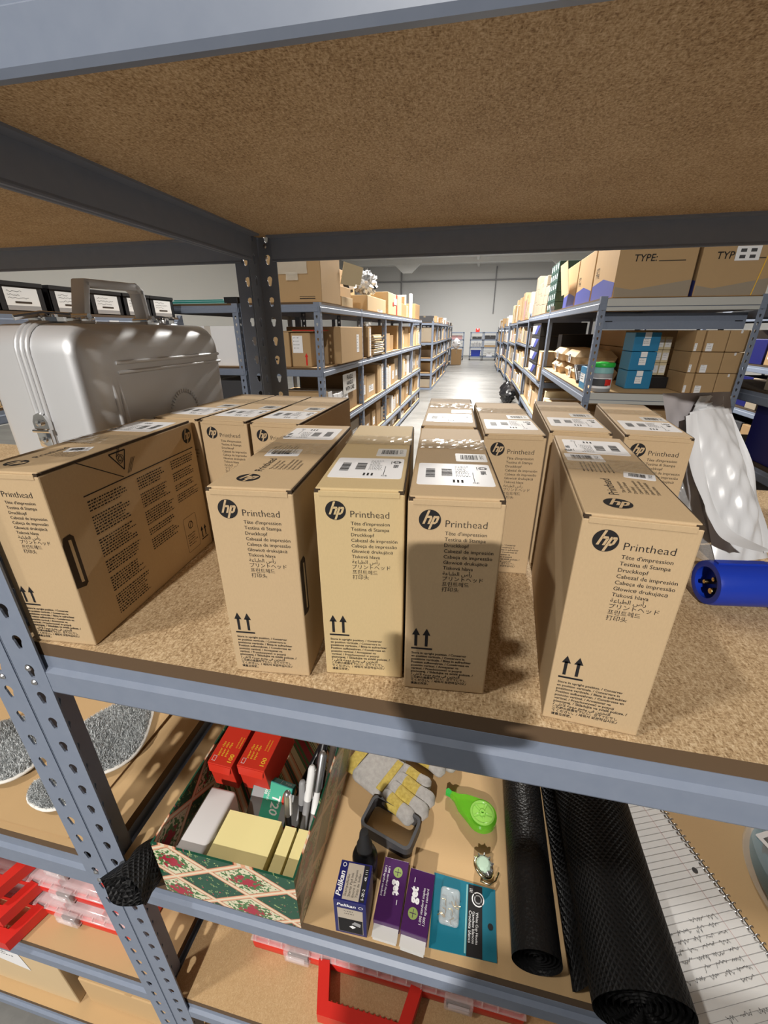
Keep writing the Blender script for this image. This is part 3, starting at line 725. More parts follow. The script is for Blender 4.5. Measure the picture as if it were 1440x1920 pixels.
clip_box((.090, .102, .802), (R(6), R(-2), R(-3)), 'right red paperclip box in the gift box, behind the green staple box', .041, .075, .052, 2)
# staple box
e = thing('staple_box', 'green and grey staple box leaning on the red paperclip box', 'box', (.101, .080, .783), (R(-33), R(6), R(-4)))
g = G(); W, D, H = .056, .0125, .050; g.rbox(0,0,0,W,D,H,.0007); F = frame((0,-.0002,0), (1,0,0), (0,0,1))
g.rect(.018, .001, W-.001, H-.001, 1, F); g.rect(.001,.001,.018,H-.001, 2, F); g.rect(.046,.001,.0555,.030,2,F,.0001)
Tt = frame((0,-.0004,0), (1,0,0), (0,0,1)); Rt = frame((.036,-.0005,.046), (0,0,-1), (1,0,0))
g.text('T20', .010, -.005, width=.026, m=3, X=Rt, bold=.02); g.text('STAPLES', .006, -.013, size=.004, m=3, X=Rt); g.text('1000', .004, -.0175, size=.0055, m=3, X=Rt, bold=.02)
g.poly(rpoly(.011, .016, .004, 4, .050, .035), 4, Tt, .0001); 
g.rect(.004, .043, .012, .049, 3, Tt, .0001)
Xt = frame((0,0,H+.0002), (1,0,0), (0,1,0)); g.text('T20', .042, .004, size=.006, m=3, X=Xt); g.text('1000', .006, .004, size=.006, m=3, X=Xt); g.line([(.02,.001),(.02,.011)],.0005,3,Xt); g.line([(.037,.001),(.037,.011)],.0005,3,Xt)
g.build('box_body', ['tealbox','leaf','midgrey','white','redcard'], e)
g = G(); g.rect(.0,0,.033,.036,0,frame((W, D*.5, .004),(1,.15,0),(0,0,1))); g.box(W, D*.4, .004, W+.033, D*.4+.001, .040); g.build('side_card', 'midgrey', e)
# eraser block, note pads
g = G(); g.rbox(0,0,0,.037,.075,.088,.004, seg=3); g.box(.0018,.002,.0879,.0026,.073,.0884,1)
stationery('felt_eraser', 'long off-white felt block standing at the left end inside the gift box', 'eraser', ['eraserw','core_shade'], g, (.056, .0045, .741), (0,0,R(-1)), None, 40)
def pad(name, label, x, y, w, d, h, rz, m_='yellownote', lean=0):
    g = G(); rn = random.Random(int(w*1e5)); n = 9
    for i in range(n):
        a = rn.uniform(-.0005,.0005); g.box(a, abs(a), h*i/n, w+a, d-abs(a), h*(i+1)/n-.0001*(i < n-1))
    stationery(name, label, 'note pad', [m_], g, (x, y, .741), (0, R(lean), R(rz)), 'yellow note pads in the gift box')
pad('note_pad', 'wide block of yellow notes filling the front of the gift box', .097, .0045, .071, .054, .084, 0)
pad('note_pad', 'thin yellow note pad right beside the wide block of notes', .1725, .0055, .0145, .052, .080, 0)
pad('note_pad', 'thin yellow note pad at the right wall of the gift box', .191, .0055, .0135, .052, .080, 0)
# pens standing and leaning at the right of the box
def pen(p0, p1, body, capm, label, r=.0045, clip=True, tipm='white', grip=None):
    p0 = Vector(p0); p1 = Vector(p1); L = (p1-p0).length; d = (p1-p0).normalized()
    q = d.to_track_quat('Z', 'X'); e = thing('pen', label, 'pen', p0, q.to_euler(), 'pens in the gift box')
    g = G(); g.lathe([(.0008,0),(.0014,.004),(r*.7,.014),(r,.018),(r,L*.62)], 14); g.build('barrel', body, e, 40)
    g = G(); g.lathe([(r*1.12,L*.60),(r*1.15,L*.95),(r*.9,L*.985),(r*.5,L),(.0001,L*1.001)], 14); g.build('cap', capm, e, 40)
    if clip:
        g = G(); g.rbox(-.0016, r*1.1, L*.63, .0016, r*1.1+.0016, L*.97, .0006); g.box(-.0016, r*.8, L*.93, .0016, r*1.1+.001, L*.97); g.build('clip', tipm, e)
pen((.166,.068,.755), (.169,.078,.853), 'black', 'steel', 'short chrome-capped black pen in front of the staple box', .0042)
pen((.1760,.105,.755), (.1890,.170,.852), 'leaf', 'black', 'black marker with a mint green tip end lying in the gift box', .0052, True, 'black')
pen((.1835,.064,.757), (.1905,.112,.862), 'midgrey', 'white', 'leftmost of the white and grey pens by the right wall', .0044, True, 'steel')
pen((.1945,.066,.757), (.1990,.130,.868), 'white', 'steel', 'middle of the white and grey pens by the right wall', .0046, True, 'grey')
pen((.2010,.090,.757), (.2020,.190,.868), 'white', 'white', 'long white pen reaching furthest back along the right wall', .0040, True, 'grey')
pen((.1775,.082,.757), (.1800,.100,.846), 'grey', 'midgrey', 'short grey pen low between the marker and the white pens', .0040, True, 'steel')
pen((.150,.130,.757), (.192,.225,.838), 'black', 'black', 'black pen at the dark back of the gift box', .0046, True, 'black')
# binder clip in the dark back of the box
g = G(); g.prism([(-.014,0),(.014,0),(.003,.022),(-.003,.022)], -.012, .012, 0, frame((0,0,0),(1,0,0),(0,0,1)))
g.tube([(-.004,-.002,.020),(-.009,-.002,.036),(.009,-.002,.036),(.004,-.002,.020)], .0010, 6, 1)
stationery('binder_clip', 'black binder clip at the dark back end of the gift box', 'clip', ['rubber','steel'], g, (.168,.170,.745), (0,0,R(25)))

# work gloves
def glove(loc, rz, label, sc=.72, my=1):
    e = thing('work_glove', label, 'glove', loc, (0,0,R(rz)), 'work gloves on the lower shelf')
    g = G(); k_ = sc                                          # fingers point along +x
    def finger(y, x0, L, r, z, bend=0, yaw=0):
        n = 16; pts = []; rr = []
        for i in range(n+1):
            u = i/n; x = x0+L*u; pts.append((x*math.cos(yaw)*k_, my*(y + (x-x0)*math.sin(yaw))*k_, (z - bend*u*u)*k_))
            rr.append(k_*(r*(1.0+.06*math.sin(u*9))*(math.sqrt(max(0.0, 1-max(0,(u-.80)/.20)**2.2)) if u > .8 else 1) + .0004))
        b = len(g.f); g.tube(pts, rr, 14)
        for k in range(b, len(g.f)): g.m[k] = 1 if .18 < (k-b)//14/n < .56 else 0
    finger(-.033, .035, .078, .0150, .0165, .001, -.06); finger(-.011, .038, .092, .0155, .0170, .001, -.02)
    finger(.012, .038, .090, .0155, .0172, .001, .03); finger(.034, .034, .070, .0145, .0160, .001, .07)
    finger(.036, -.030, .060, .0135, .0150, .0, .30)
    g.rbox(-.050*k_, -.047*k_, .0016*k_, .048*k_, .047*k_, .032*k_, .0145*k_, 0, None, 3)
    g.build('glove_shell', ['gloveg','glovey'], e, 60)
    g = G(); g.grid(lambda u, v: ((-.045-.025*u)*k_, (.041+.004*u)*k_*math.cos(2*PI*v), (.017+(.0145+.001*u)*math.sin(2*PI*v))*k_ + .0006*math.sin(40*v)), 8, 40); g.build('knit_cuff', 'glovey', e, 60)
    g = G(); g.rbox(.018*k_, -.040*k_, .0300*k_, .034*k_, .038*k_, .0335*k_, .001); g.build('knuckle_patch', 'glovey', e, 50)
    return e
glove((.2640,.196,ZL+.0005), -26, 'front yellow and grey work glove, its fingertips behind the black frame', .72, 1)
glove((.3000,.274,ZL+.0005), -24, 'rear yellow and grey work glove, tucked under the shelf beam behind the front glove', .72, 1)

# rounded black frame
g = G(); o_ = rpoly(.0765, .0475, .009, 6); i_ = rpoly(.0685, .0395, .006, 6); n = len(o_)
vs = [(x,y,0) for x,y in o_]+[(x,y,.020) for x,y in o_]+[(x,y,0) for x,y in i_]+[(x,y,.020) for x,y in i_]
fs = []
for k in range(n):
    j = (k+1) % n; fs += [(k,j,n+j,n+k), (2*n+j,2*n+k,3*n+k,3*n+j), (n+k,n+j,3*n+j,3*n+k), (j,k,2*n+k,2*n+j)]
g.add(vs, fs)
tag(g.build('rubber_frame', 'grey', None, 40, (.2935,.1255,ZL+.0004), (0,0,R(-16))), 'dark rounded rectangular rubber frame lying on the shelf below the gloves', 'frame')

# green correction-tape dispenser
e = thing('tape_dispenser', 'translucent green teardrop correction tape dispenser on the lower shelf', 'dispenser', (.408,.172,ZL+.0004), R(-26))
prof = []
for k in range(26):
    a = R(-118 + 236*k/25); prof.append((.012+.0215*math.cos(a), .0215*math.sin(a)))
prof += [(-.018,.0125),(-.030,.0045),(-.0375,.0030),(-.0375,-.0030),(-.030,-.0045),(-.018,-.0125)]
g = G(); c = Vector((.006,0))
vs = []; N = len(prof)
for z, s in ((0,.90),(.0018,1.0),(.0105,1.0),(.0130,.90),(.0132,.80)): vs += [(c.x+(x-c.x)*s, y*s, z) for x, y in prof]
fs = [(i*N+k, i*N+(k+1) % N, (i+1)*N+(k+1) % N, (i+1)*N+k) for i in range(4) for k in range(N)] + [tuple(range(N-1,-1,-1)), tuple(4*N+k for k in range(N))]
g.add(vs, fs); g.build('case', 'green', e, 40)
g = G(); X = Matrix.Translation((.013,0,.0128)); g.lathe([(.0165,0),(.0172,.0018),(.0150,.0030),(.0135,.0016),(.0045,.0016),(.0040,.0034),(.0018,.0034),(.0015,.0006)], 36, 0, X)
for k in range(5): g.rbox(-.0012,.0045,.0012,.0012,.0135,.0024,.0004,0, X @ Matrix.Rotation(2*PI*k/5,4,'Z'))
g.build('wheel', 'green2', e, 40)
g = G(); g.lathe([(.011,0),(.011,.008),(.004,.008),(.004,0)][::-1] if False else [(.004,0),(.011,0),(.011,.008),(.004,.008)], 30, 0, Matrix.Translation((.013,0,.002))); g.build('tape_spool', 'greensolid', e, 40)
g = G(); g.prism([(-.0370,-.0028),(-.0370,.0028),(-.0445,.0042),(-.0465,.0),(-.0445,-.0042)][::-1], .003, .010, 0); g.build('tip', 'greensolid', e)

# brooch-like ring
e = thing('stone_ring', 'small metal ring with a pale green stone beside the black roll', 'ring', (.4325,.1085,ZL+.0004), (0,0,R(-60)))
g = G(); g.tube([(.0125*math.cos(2*PI*k/28), .0, .0125+.0125*math.sin(2*PI*k/28)) for k in range(28)], .0022, 8, 0, Matrix.Rotation(R(62),4,'X') @ Matrix.Translation((0,0,.002)), closed=True); g.build('band', 'gold', e, 60)
g = G(); g.lathe([(.006,0),(.0115,.003),(.0125,.006),(.0105,.0085)], 20, 0, Matrix.Translation((-.002,-.012,.001)))
for k in range(10):
    a = 2*PI*k/10; g.tube([(-.002+.0115*math.cos(a), -.012+.0115*math.sin(a), .006), (-.002+.0125*math.cos(a), -.012+.0125*math.sin(a), .0105), (-.002+.0095*math.cos(a), -.012+.0095*math.sin(a), .0115)], .0011, 6)
g.build('setting', 'steel', e, 50)
g = G(); g.lathe([(.0095,.0085),(.0090,.0105),(.0065,.0130),(.0001,.0138)], 12, 0, Matrix.Translation((-.002,-.012,.001))); g.build('stone', 'stone', e)
g = G(); g.tube([(.010,.004,.004),(.016,-.004,.003),(.017,-.014,.0022),(.010,-.022,.002),(.004,-.018,.002)], .0013, 6); g.build('chain_end', 'gold', e, 60)

# ink bottle and its box
e = thing('ink_bottle', 'black bottle with a tall dropper cap behind the blue ink box', 'bottle', (.2715,.067,ZL+.0004))
g = G(); g.lathe([(.0150,0),(.0160,.002),(.0160,.040),(.0145,.046),(.0085,.052),(.0082,.056)], 28); g.build('glass_body', 'black', e, 40)
g = G(); g.lathe([(.0098,.054),(.0098,.064),(.0075,.068),(.0058,.086),(.0050,.089),(.0001,.0895)], 22); g.build('dropper_cap', 'rubber', e, 40)
e = thing('ink_box', 'dark blue ink box standing in front of the black bottle', 'box', (.2510,.0050,ZL+.0004), R(2))
W, D, H = .0375,.039,.068; g = G(); g.rbox(0,0,0,W,D,H,.0006); F = frame((0,-.0002,0),(1,0,0),(0,0,1)); Tp = frame((0,0,H+.0002),(1,0,0),(0,1,0))
g.text('Pelikan', .004, H-.0095, width=.022, m=1, X=F, bold=.02, shear=.2); g.disc(.0315,H-.0070,.0026,1,F); g.disc(.0315,H-.0070,.0019,0,F,.0001)
g.rect(.0045,.0335,.033,.0535,2,F); g.rect(.0045,.0045,.033,.0335,3,F); g.poly([(.004,.004),(.0335,.004),(.0335,.054),(.004,.054)],2,F,-.0001)
fineprint(g,.012,.049,.014,2,.005,.0012,3,F,.0001,4); g.poly([(.017,.018),(.021,.014),(.025,.018),(.021,.021)],1,F,.0002); g.poly([(.020,.024),(.030,.020),(.031,.027),(.024,.030)],4,F,.0002)
Rr = frame((0,0,H+.0002),(0,1,0),(-1,0,0))
g.text('Pelikan', .004, -.0072, width=.024, m=1, X=Rr, bold=.02, shear=.2); g.disc(.0345,-.005,.0022,1,Rr); g.disc(.0345,-.005,.0016,0,Rr,.0001)
g.rect(.002,-.0285,.037,-.0095,2,Rr); g.rect(.002,-.0345,.037,-.0290,3,Rr,.0001)
for i, s_ in enumerate(('Stempelfarbe','Stamp Pad Ink','Encre à Tampon','Tinta de Sellar')): g.text(s_, .005, -.0135-.0043*i, size=.0040, m=3, X=Rr, h=.0001)
g.text('4K 111', .022, -.0335, size=.004, m=1, X=Rr, h=.0002); g.text('5-3E-2', .004, -.0335, size=.004, m=1, X=Rr, h=.0002)
g.build('box_body', ['navy','label','beigelabel','ink','midgrey'], e)

# purple staple boxes and the teal card
def purple(loc, rot, label, W, D, H, flip, flapw):
    e = thing('staple_carton', label, 'box', loc, rot, 'purple staple boxes on the lower shelf')
    g = G(); g.rbox(0,0,0,W,D,H,.0006)
    Rr = frame((0,0,H+.0002),(0,1,0),(-1,0,0)) if flip else frame((0,D,H+.0002),(0,-1,0),(1,0,0))
    if flip:
        g.disc(.018,-W*.36,.0058,1,Rr); g.line([(.014,-W*.36),(.022,-W*.36)],.0007,0,Rr,.0001); g.line([(.018,-W*.36-.004),(.018,-W*.36+.004)],.0007,0,Rr,.0001)
        g.text('get', .027, -W*.42, width=.017, m=2, X=Rr, bold=.05); g.line([(.048,-W*.24),(.053,-W*.24)],.0007,2,Rr)
        g.text('1,000 standard staples', .010, -W*.70, size=.0040, m=2, X=Rr); g.text('1,000 agrafes standard', .010, -W*.84, size=.0040, m=2, X=Rr)
    else:
        g.disc(.014,W*.62,.0058,1,Rr); g.line([(.010,W*.62),(.018,W*.62)],.0007,0,Rr,.0001); g.line([(.014,W*.62-.004),(.014,W*.62+.004)],.0007,0,Rr,.0001)
        g.text('get', .022, W*.55, width=.016, m=2, X=Rr, bold=.05); g.line([(.042,W*.75),(.047,W*.75)],.0007,2,Rr)
        g.text('1,000 standard staples', .010, W*.22, size=.0036, m=2, X=Rr); g.text('1,000 agrafes standard', .010, W*.08, size=.0036, m=2, X=Rr)
    g.build('box_body', ['purple','lime','label'], e)
    g = G(); g.box(.001,-flapw,H*.55,W-.001,.0,H*.55+.0006); g.box(.002,-flapw*.9,.001,W-.002,-.0005,H*.5); g.build('white_end_tray', 'greylabel', e)
purple((.2935,.0175,ZL+.0004), (0,0,R(-1)), 'purple staple box lying flat next to the ink box', .0315,.066,.0165, False, .0125)
purple((.3265,.0135,ZL+.0004), (R(2),R(0),R(-3)), 'purple staple box lying between the flat purple one and the teal card', .0310,.062,.0215, True, .0105)
e = thing('blister_card', 'teal hook card with a clear blister and a black printed strip', 'card', (.3620,.0125,ZL+.0004), R(-1))
g = G(); g.prism([(-.002,0),(.074,.004),(.073,.072),(-.004,.074)], 0, .0012); X = Matrix.Translation((0,0,.0014)); Rr = frame((0,0,.0016),(0,-1,0),(1,0,0))
g.poly([(.040,.002),(.058,.003),(.057,.071),(.040,.071)],1,X); g.rect(.0375,.004,.0392,.070,4,X,.0001)
g.disc(.052,.057,.0076,2,X,.0002,26); g.disc(.052,.057,.0063,1,X,.0003,26); g.disc(.052,.057,.0048,3,X,.0004,26); g.disc(.052,.057,.0034,1,X,.0005,26); g.line([(.0465,.0625),(.0575,.0515)],.001,1,X,.0006)
for i, (s_, z_) in enumerate((('White Cup Hooks',.003), ('Ganchos blancos',.0027), ('Crochets blancs',.0027))): g.text(s_, -.044, .0500-.0042*i, width=.030, m=2, X=Rr, h=.0002)
g.disc(.067,.034,.0032,1,X,.0001,16); fineprint(g,.0415,.066,.004,3,.0016,.0006,2,X,.0002,2)
g.build('backing_card', ['teal','ink','label','midgrey','aqua'], e)
g = G(); g.rbox(.006,.022,.0018,.030,.058,.0125,.004,0,None,3); g.build('blister', 'clearw', e, 40)
g = G(); rn = random.Random(4)
for k in range(9):
    x, y, a = rn.uniform(.010,.026), rn.uniform(.028,.052), rn.uniform(0,6.2)
    g.tube([(x,y,.003+.0006*k),(x+.006*math.cos(a),y+.006*math.sin(a),.003+.0006*k),(x+.008*math.cos(a+.6),y+.008*math.sin(a+.6),.0035+.0006*k)], .0007, 6)
g.build('hooks', 'brass', e, 60)['kind'] = 'stuff'

# rolls of matting
def roll(name, label, cat, x, y0, y1, r, matn, turns, rz=0, uvs=(30, 40), cx_shift=0, r1=None):
    e = thing(name, label, cat, (x, y0, ZL+r+.0006), (0,0,R(rz))); L = y1-y0; r1 = r1 or r
    g = G(); nu = 40
    g.grid(lambda u, v: ((r+(r1-r)*v)*math.sin(2*PI*u)*(1+.012*math.sin(3*2*PI*u+7*v)), L*v, (r+(r1-r)*v)*math.cos(2*PI*u)+(r1-r)*v*1.0), nu, 30, 0, None, uvs)
    ob = g.build('outer_wrap', matn, e, 60)
    g = G(); sp = []
    for k in range(turns*16+1):
        t_ = k/16*2*PI; rr = r*.96 - (r*.86)*k/(turns*16); sp.append((rr*math.sin(t_), rr*math.cos(t_)))
    n = len(sp)
    g.grid(lambda u, v: (sp[min(int(round(u*(n-1))), n-1)][0], .004+v*.05, sp[min(int(round(u*(n-1))), n-1)][1]), n-1, 1, 0, None, (60, 4)); g.build('inner_turns', matn, e, 60)
    return e
roll('leatherette_roll', 'slim roll of black leatherette left of the big mesh roll', 'roll', .4755, .0145, .42, .0262, 'leather', 5, 0.0, (60, 160))
e = roll('mesh_roll', 'big roll of black non-slip mesh lying over the lined notebook', 'roll', .5665, -.012, .40, .0455, 'mesh', 6, 1.0, (44, 60)); e.location.z += .0052
g = G(); g.grid(lambda u, v: (-.053+.018*u, .02+v*.34, -.045+.050*u*u+.001*math.sin(30*v)), 6, 40, 0, None, (5, 40)); g.build('loose_edge', 'mesh', e, 60)
# crumpled mesh end at the left, beside the post
e = thing('mesh_sleeve', 'crumpled black mesh sleeve poking out beside the steel post', 'mesh', (.0045, -.026, ZL+.0335))
def sl(k_, y0, L, a1):
    def fn(u, v):
        fr = max(0.0, 1-v/.38); tp = 1-.75*max(0.0, (v-.45)/.55)**1.6
        return (-.009*fr + k_*(.0205+.011*fr+.0012*math.sin(7*2*PI*u+9*v+a1))*math.sin(2*PI*u)*tp, y0+v*L+.0035*math.sin(3*2*PI*u+a1)*(1-v), k_*(.0315+.0012*math.sin(5*2*PI*u+7*v))*math.cos(2*PI*u)*tp)
    return fn
g = G(); g.grid(sl(1, 0, .062, 0), 44, 16, 0, None, (26, 9)); g.build('sleeve_wall', 'mesh', e, 60)
g = G(); g.grid(sl(.74, .003, .045, 2), 36, 10, 0, None, (18, 6)); g.build('inner_fold', 'mesh', e, 60)
g = G(); g.grid(sl(.45, .006, .035, 4), 30, 8, 0, None, (12, 5)); g.build('inner_fold', 'mesh', e, 60)

# spiral notebook
ang = math.atan2(-.134, .052) + PI/2                          # the wire runs down the right side
e = thing('spiral_notebook', 'open spiral notebook of lined paper with pencilled lines, under the mesh roll', 'notebook', (.684, .2204, ZL+.0004), ang)
PW, PL = .150, .29; g = G(); g.box(-PW-.004, -PL+.08, 0, -.001, .08, .0042)
X = Matrix.Translation((0,0,.0044)); rn = random.Random(8)
k = 0; y = .075
while y > -PL+.085:
    g.line([(-PW-.003, y), (-.0015, y)], .00035, 1, X); y -= .0075
g.line([(-.026, .08), (-.026, -PL+.08)], .0004, 3, X, .0001)
for yy in (-.062,): g.disc(-.0165, yy, .0034, 2, X, .0001, 18)
def scrawl(y, x0, n):                                         # illegible pencilled words, upside down
    x = x0
    for w_ in range(n):
        L = rn.uniform(.010, .020); pts = []; m_ = int(L/.0011)
        for i in range(m_): pts.append((x - i*.0011, y - rn.uniform(0, .0042)*(1.5 if rn.random() < .18 else 1)))
        g.line(pts, .00042, 2, X, .0002); x -= L+.004
        if x < -PW: break
for i, n in enumerate((2, 4, 5, 4, 4, 3, 5, 1)): scrawl(-.1035-.0075*i, -.030-.004*(i % 2), n)
scrawl(-.178, -.040, 3)
g.build('page_block', ['white','midgrey','grey','pink'], e)
g = G(); g.box(-PW-.007, -PL+.077, -.0003, .003, .083, .0006); g.build('cover', 'grey', e)
for i in range(38):
    y = .072 - i*.0075
    if y < -PL+.085: break
    g = G(); g.tube([(.0002+.0036*math.cos(2*PI*q/14), y+.0016*q/14, .0040+.0036*math.sin(2*PI*q/14)) for q in range(15)], .00055, 6); g.tube([(-.0030, y-.0002, .0050),(-.0046,y-.0002,.0046)], .0013, 6, 0)
    g.build('wire_loop', 'steel', e, 60)

# teal roll in clear wrap at the right edge
e = thing('wrapped_disc', 'teal round disc in clear wrap with a barcode label at the right edge', 'disc', (.868,.158,ZL+.0004))
g = G(); g.lathe([(.098,0),(.102,.004),(.102,.030),(.098,.036),(.040,.036),(.038,.030)], 56); g.build('disc_body', 'teal', e, 40)
g = G(); g.lathe([(.108,.0),(.110,.004),(.109,.036),(.104,.041),(.060,.0405)], 56); g.build('clear_wrap', 'clearw', e, 40)
g = G(); X = Matrix.Translation((-.070,.030,.0412)) @ Matrix.Rotation(R(25),4,'Z'); g.prism(rpoly(.05,.038,.002), 0, .0003, 0, X); bars(g,-.019,-.012,.017,.013,1,X,.0005,5); g.build('barcode_label', ['label','ink'], e)
# ------------------------------------------------------------------ left unit, lower shelves
def cloth(name, label, outline, z, cat, seed, hump):
    e = thing(name, label, cat, (0,0,z), 0, 'grey microfibre cloths on the left shelf')
    cx = sum(p[0] for p in outline)/len(outline); cy = sum(p[1] for p in outline)/len(outline); n = len(outline); rn = random.Random(seed)
    ph = [rn.uniform(0,6) for _ in range(4)]
    # smooth the outline
    P = []
    for i in range(n):
        p0, p1, p2, p3 = [Vector(outline[(i+k-1) % n]) for k in range(4)]
        for q in range(8):
            f = q/8; P.append(.5*((2*p1)+(-p0+p2)*f+(2*p0-5*p1+4*p2-p3)*f*f+(-p0+3*p1-3*p2+p3)*f**3))
    N = len(P); K = 14; g = G(); vs = []; fs = []
    for k in range(K+1):
        s = k/K
        for p in P:
            x = cx+(p.x-cx)*s; y = cy+(p.y-cy)*s
            h = .006 + hump*(1-s*s)**.7 + .007*math.sin(38*x+ph[0]+16*y)*(1-s**4) + .006*math.sin(44*y-21*x+ph[1])*(1-s**4) + rn.uniform(-.0008,.0008)
            vs.append((x, y, max(.0012, h if k < K else .004)))
    for k in range(K):
        for i in range(N): fs.append((k*N+i, k*N+(i+1) % N, (k+1)*N+(i+1) % N, (k+1)*N+i))
    b = len(vs)
    for p in P: vs.append((p.x, p.y, .0006))
    for i in range(N): fs.append((K*N+i, K*N+(i+1) % N, b+(i+1) % N, b+i))
    g.add(vs, fs)
    for _ in range(9000):                                       # short loops of the pile
        i = rn.randrange(N); k = min(K-1, int(K*math.sqrt(rn.random()))); p = Vector(vs[k*N+i])*(1-(f := rn.random())) + Vector(vs[(k+1)*N+i])*f; q = Vector(vs[k*N+(i+1) % N])*(1-f) + Vector(vs[(k+1)*N+(i+1) % N])*f
        p = p.lerp(q, rn.random()); a = rn.uniform(0, 2*PI); tip = p + Vector((rn.uniform(-.003,.003), rn.uniform(-.003,.003), rn.uniform(.003,.0055))); w = Vector((math.cos(a), math.sin(a), 0))*.0006
        g.add([p-w, p+w, tip], [(0,1,2)], 1 if rn.random() < .55 else 0)
    g.build('pile', ['fleece', 'trim_grey'], e, 80)
    g = G(); g.tube([(p.x, p.y, .0042+.0006*(i % 2)) for i, p in enumerate(P)], [.0024+.0004*(i % 2) for i in range(N)], 8, 0, None, True); g.build('bound_edge', 'trim', e, 70)
    return e
g = G(); n_ = 30
g.grid(lambda u, v: (-1.0+u*.895-.02*(1-v)*u, .012+v*.585, .0008+.018*max(0, u-.88)/.12*max(0, math.sin(PI*v))**2*.4), n_, 20)
g.grid(lambda u, v: (-1.0+u*.895-.02*(1-v)*u, .012+v*.585, .0028+.018*max(0, u-.88)/.12*max(0, math.sin(PI*v))**2*.4), n_, 20)
tag(g.build('cardboard_sheet', 'sheet', None, 60, (0,0,.7625)), 'flat brown cardboard sheet under the grey cloths on the left shelf', 'cardboard')
cloth('microfibre_cloth', 'larger grey microfibre cloth behind the steel post on the left shelf', [(-.240,.120),(-.215,.205),(-.165,.222),(-.132,.178),(-.116,.128),(-.140,.092),(-.190,.078)], .7735, 'cloth', 3, .020)
cloth('microfibre_cloth', 'grey microfibre cloth with white edge at the far left of the left shelf', [(-.400,.095),(-.365,.142),(-.315,.150),(-.268,.118),(-.255,.075),(-.285,.045),(-.362,.046)], .7735, 'cloth', 9, .020)
cloth('microfibre_cloth', 'smallest grey cloth, its curled white edge next to the steel post', [(-.225,.058),(-.195,.072),(-.165,.066),(-.150,.046),(-.175,.030),(-.212,.036)], .7735, 'cloth', 12, .008)

# clear-lidded red organiser cases
def organiser(loc, W, D, H, label, nl, hx0, hx1, hprot, group, trays=True):
    e = thing('organiser_case', label, 'organiser', loc, 0, group)
    g = G(); g.rbox(0, 0, 0, W, D, H*.55, .006, 0, None, 2)
    g.build('base_tray', 'red', e, 40)
    g = G(); g.rbox(.003, .003, H*.56, W-.003, D-.003, H, .006); g.rbox(-.001, -.001, H*.52, W+.001, D, H*.60, .002)
    for k in range(18): g.box(.01+k*(W-.03)/18, -.0018, H*.66, .012+k*(W-.03)/18, .003, H*.86)
    g.build('clear_lid', 'clear', e, 40)
    g = G()
    for k in range(1, 6): g.box(W*k/6-.001, .006, .004, W*k/6+.001, D-.006, H*.9)
    for k in range(1, 3): g.box(.006, D*k/3-.001, .004, W-.006, D*k/3+.001, H*.9)
    if trays: g.build('divider', 'red', e)
    for x in nl:
        g = G(); g.rbox(x, -.010, H*.30, x+.045, .001, H*.92, .003); g.rbox(x+.006, -.0125, H*.55, x+.039, -.009, H*.80, .0015); lt = g.build('latch', 'clear', e, 40)
        g = G(); g.rbox(x+.004, -.0035, H*.12, x+.041, .0, H*.52, .001); g.build('latch_seat', 'core_shade', lt)
    # handle: a loop in front
    g = G(); t_ = .017
    A = [(hx0, 0), (hx1, 0), (hx1-.018, -hprot), (hx0+.018, -hprot)]
    I = [(hx0+t_*1.1, .002), (hx1-t_*1.1, .002), (hx1-.018-t_*.8, -hprot+t_), (hx0+.018+t_*.8, -hprot+t_)]
    z0, z1 = .004, H*.62; vs = [(x,y,z) for P_ in (A, I) for z in (z0, z1) for x, y in P_]
    fs = []
    for i in range(3):
        a, b = [(1,2),(2,3),(3,0)][i]
        fs += [(a,b,4+b,4+a), (8+b,8+a,12+a,12+b), (4+a,4+b,12+b,12+a), (b,a,8+a,8+b)]
    g.add(vs, fs)
    for k in range(12): g.rbox(hx0+.035+k*(hx1-hx0-.07)/12, -hprot+t_-.002, z1-.006, hx0+.038+k*(hx1-hx0-.07)/12, -hprot+t_+.002, z1-.001, .0006)
    g.build('carry_handle', 'red', e)
    return e
Zl3 = .4005
for k, (dx, lb) in enumerate(((.014, 'lowest of the three red organiser cases stacked on the left shelf'), (.006, 'middle one of the three stacked red organiser cases'), (-.004, 'topmost of the three stacked red organiser cases, directly under the shelf above'))):
    organiser((-.62+dx, .042+.012*k, Zl3+.0455*k), .475, .30, .0445, lb, (.31,), .125, .275, .055, 'red organiser cases stacked on the left shelf')
    
organiser((.055, .083, .3858), .46, .32, .052, 'single red organiser case with a big handle under the lower shelf at right', (.065, .335), .125, .300, .060, None)
# carton on the bottom level at the far left
def open_carton(): pass
e = thing('cardboard_box', 'brown cardboard box with a white label on the lowest left shelf', 'cardboard box', (-.95, .022, .0888))
g = G(); g.rbox(0,0,0,.60,.30,.195,.002); g.box(.0,.14,.1945,.60,.16,.1955,0); g.build('box_body', 'carton_l', e)
g = G(); F = frame((0,-.0006,0),(1,0,0),(0,0,1)); g.poly([(.40,.115),(.515,.095),(.505,.175),(.40,.19)],0,F); fineprint(g,.42,.165,.07,4,.009,.003,1,F,.0002,3); g.build('paper_label', ['label','ink'], e)
e = thing('flat_carton', 'tan cardboard carton lying flat right of the labelled box, lowest left shelf', 'cardboard box', (-.33, .03, .0888))
g = G(); g.rbox(0,0,0,.235,.42,.10,.002); g.box(.11,.0,.0995,.125,.42,.1006,0); g.build('box_body', 'sheet', e)

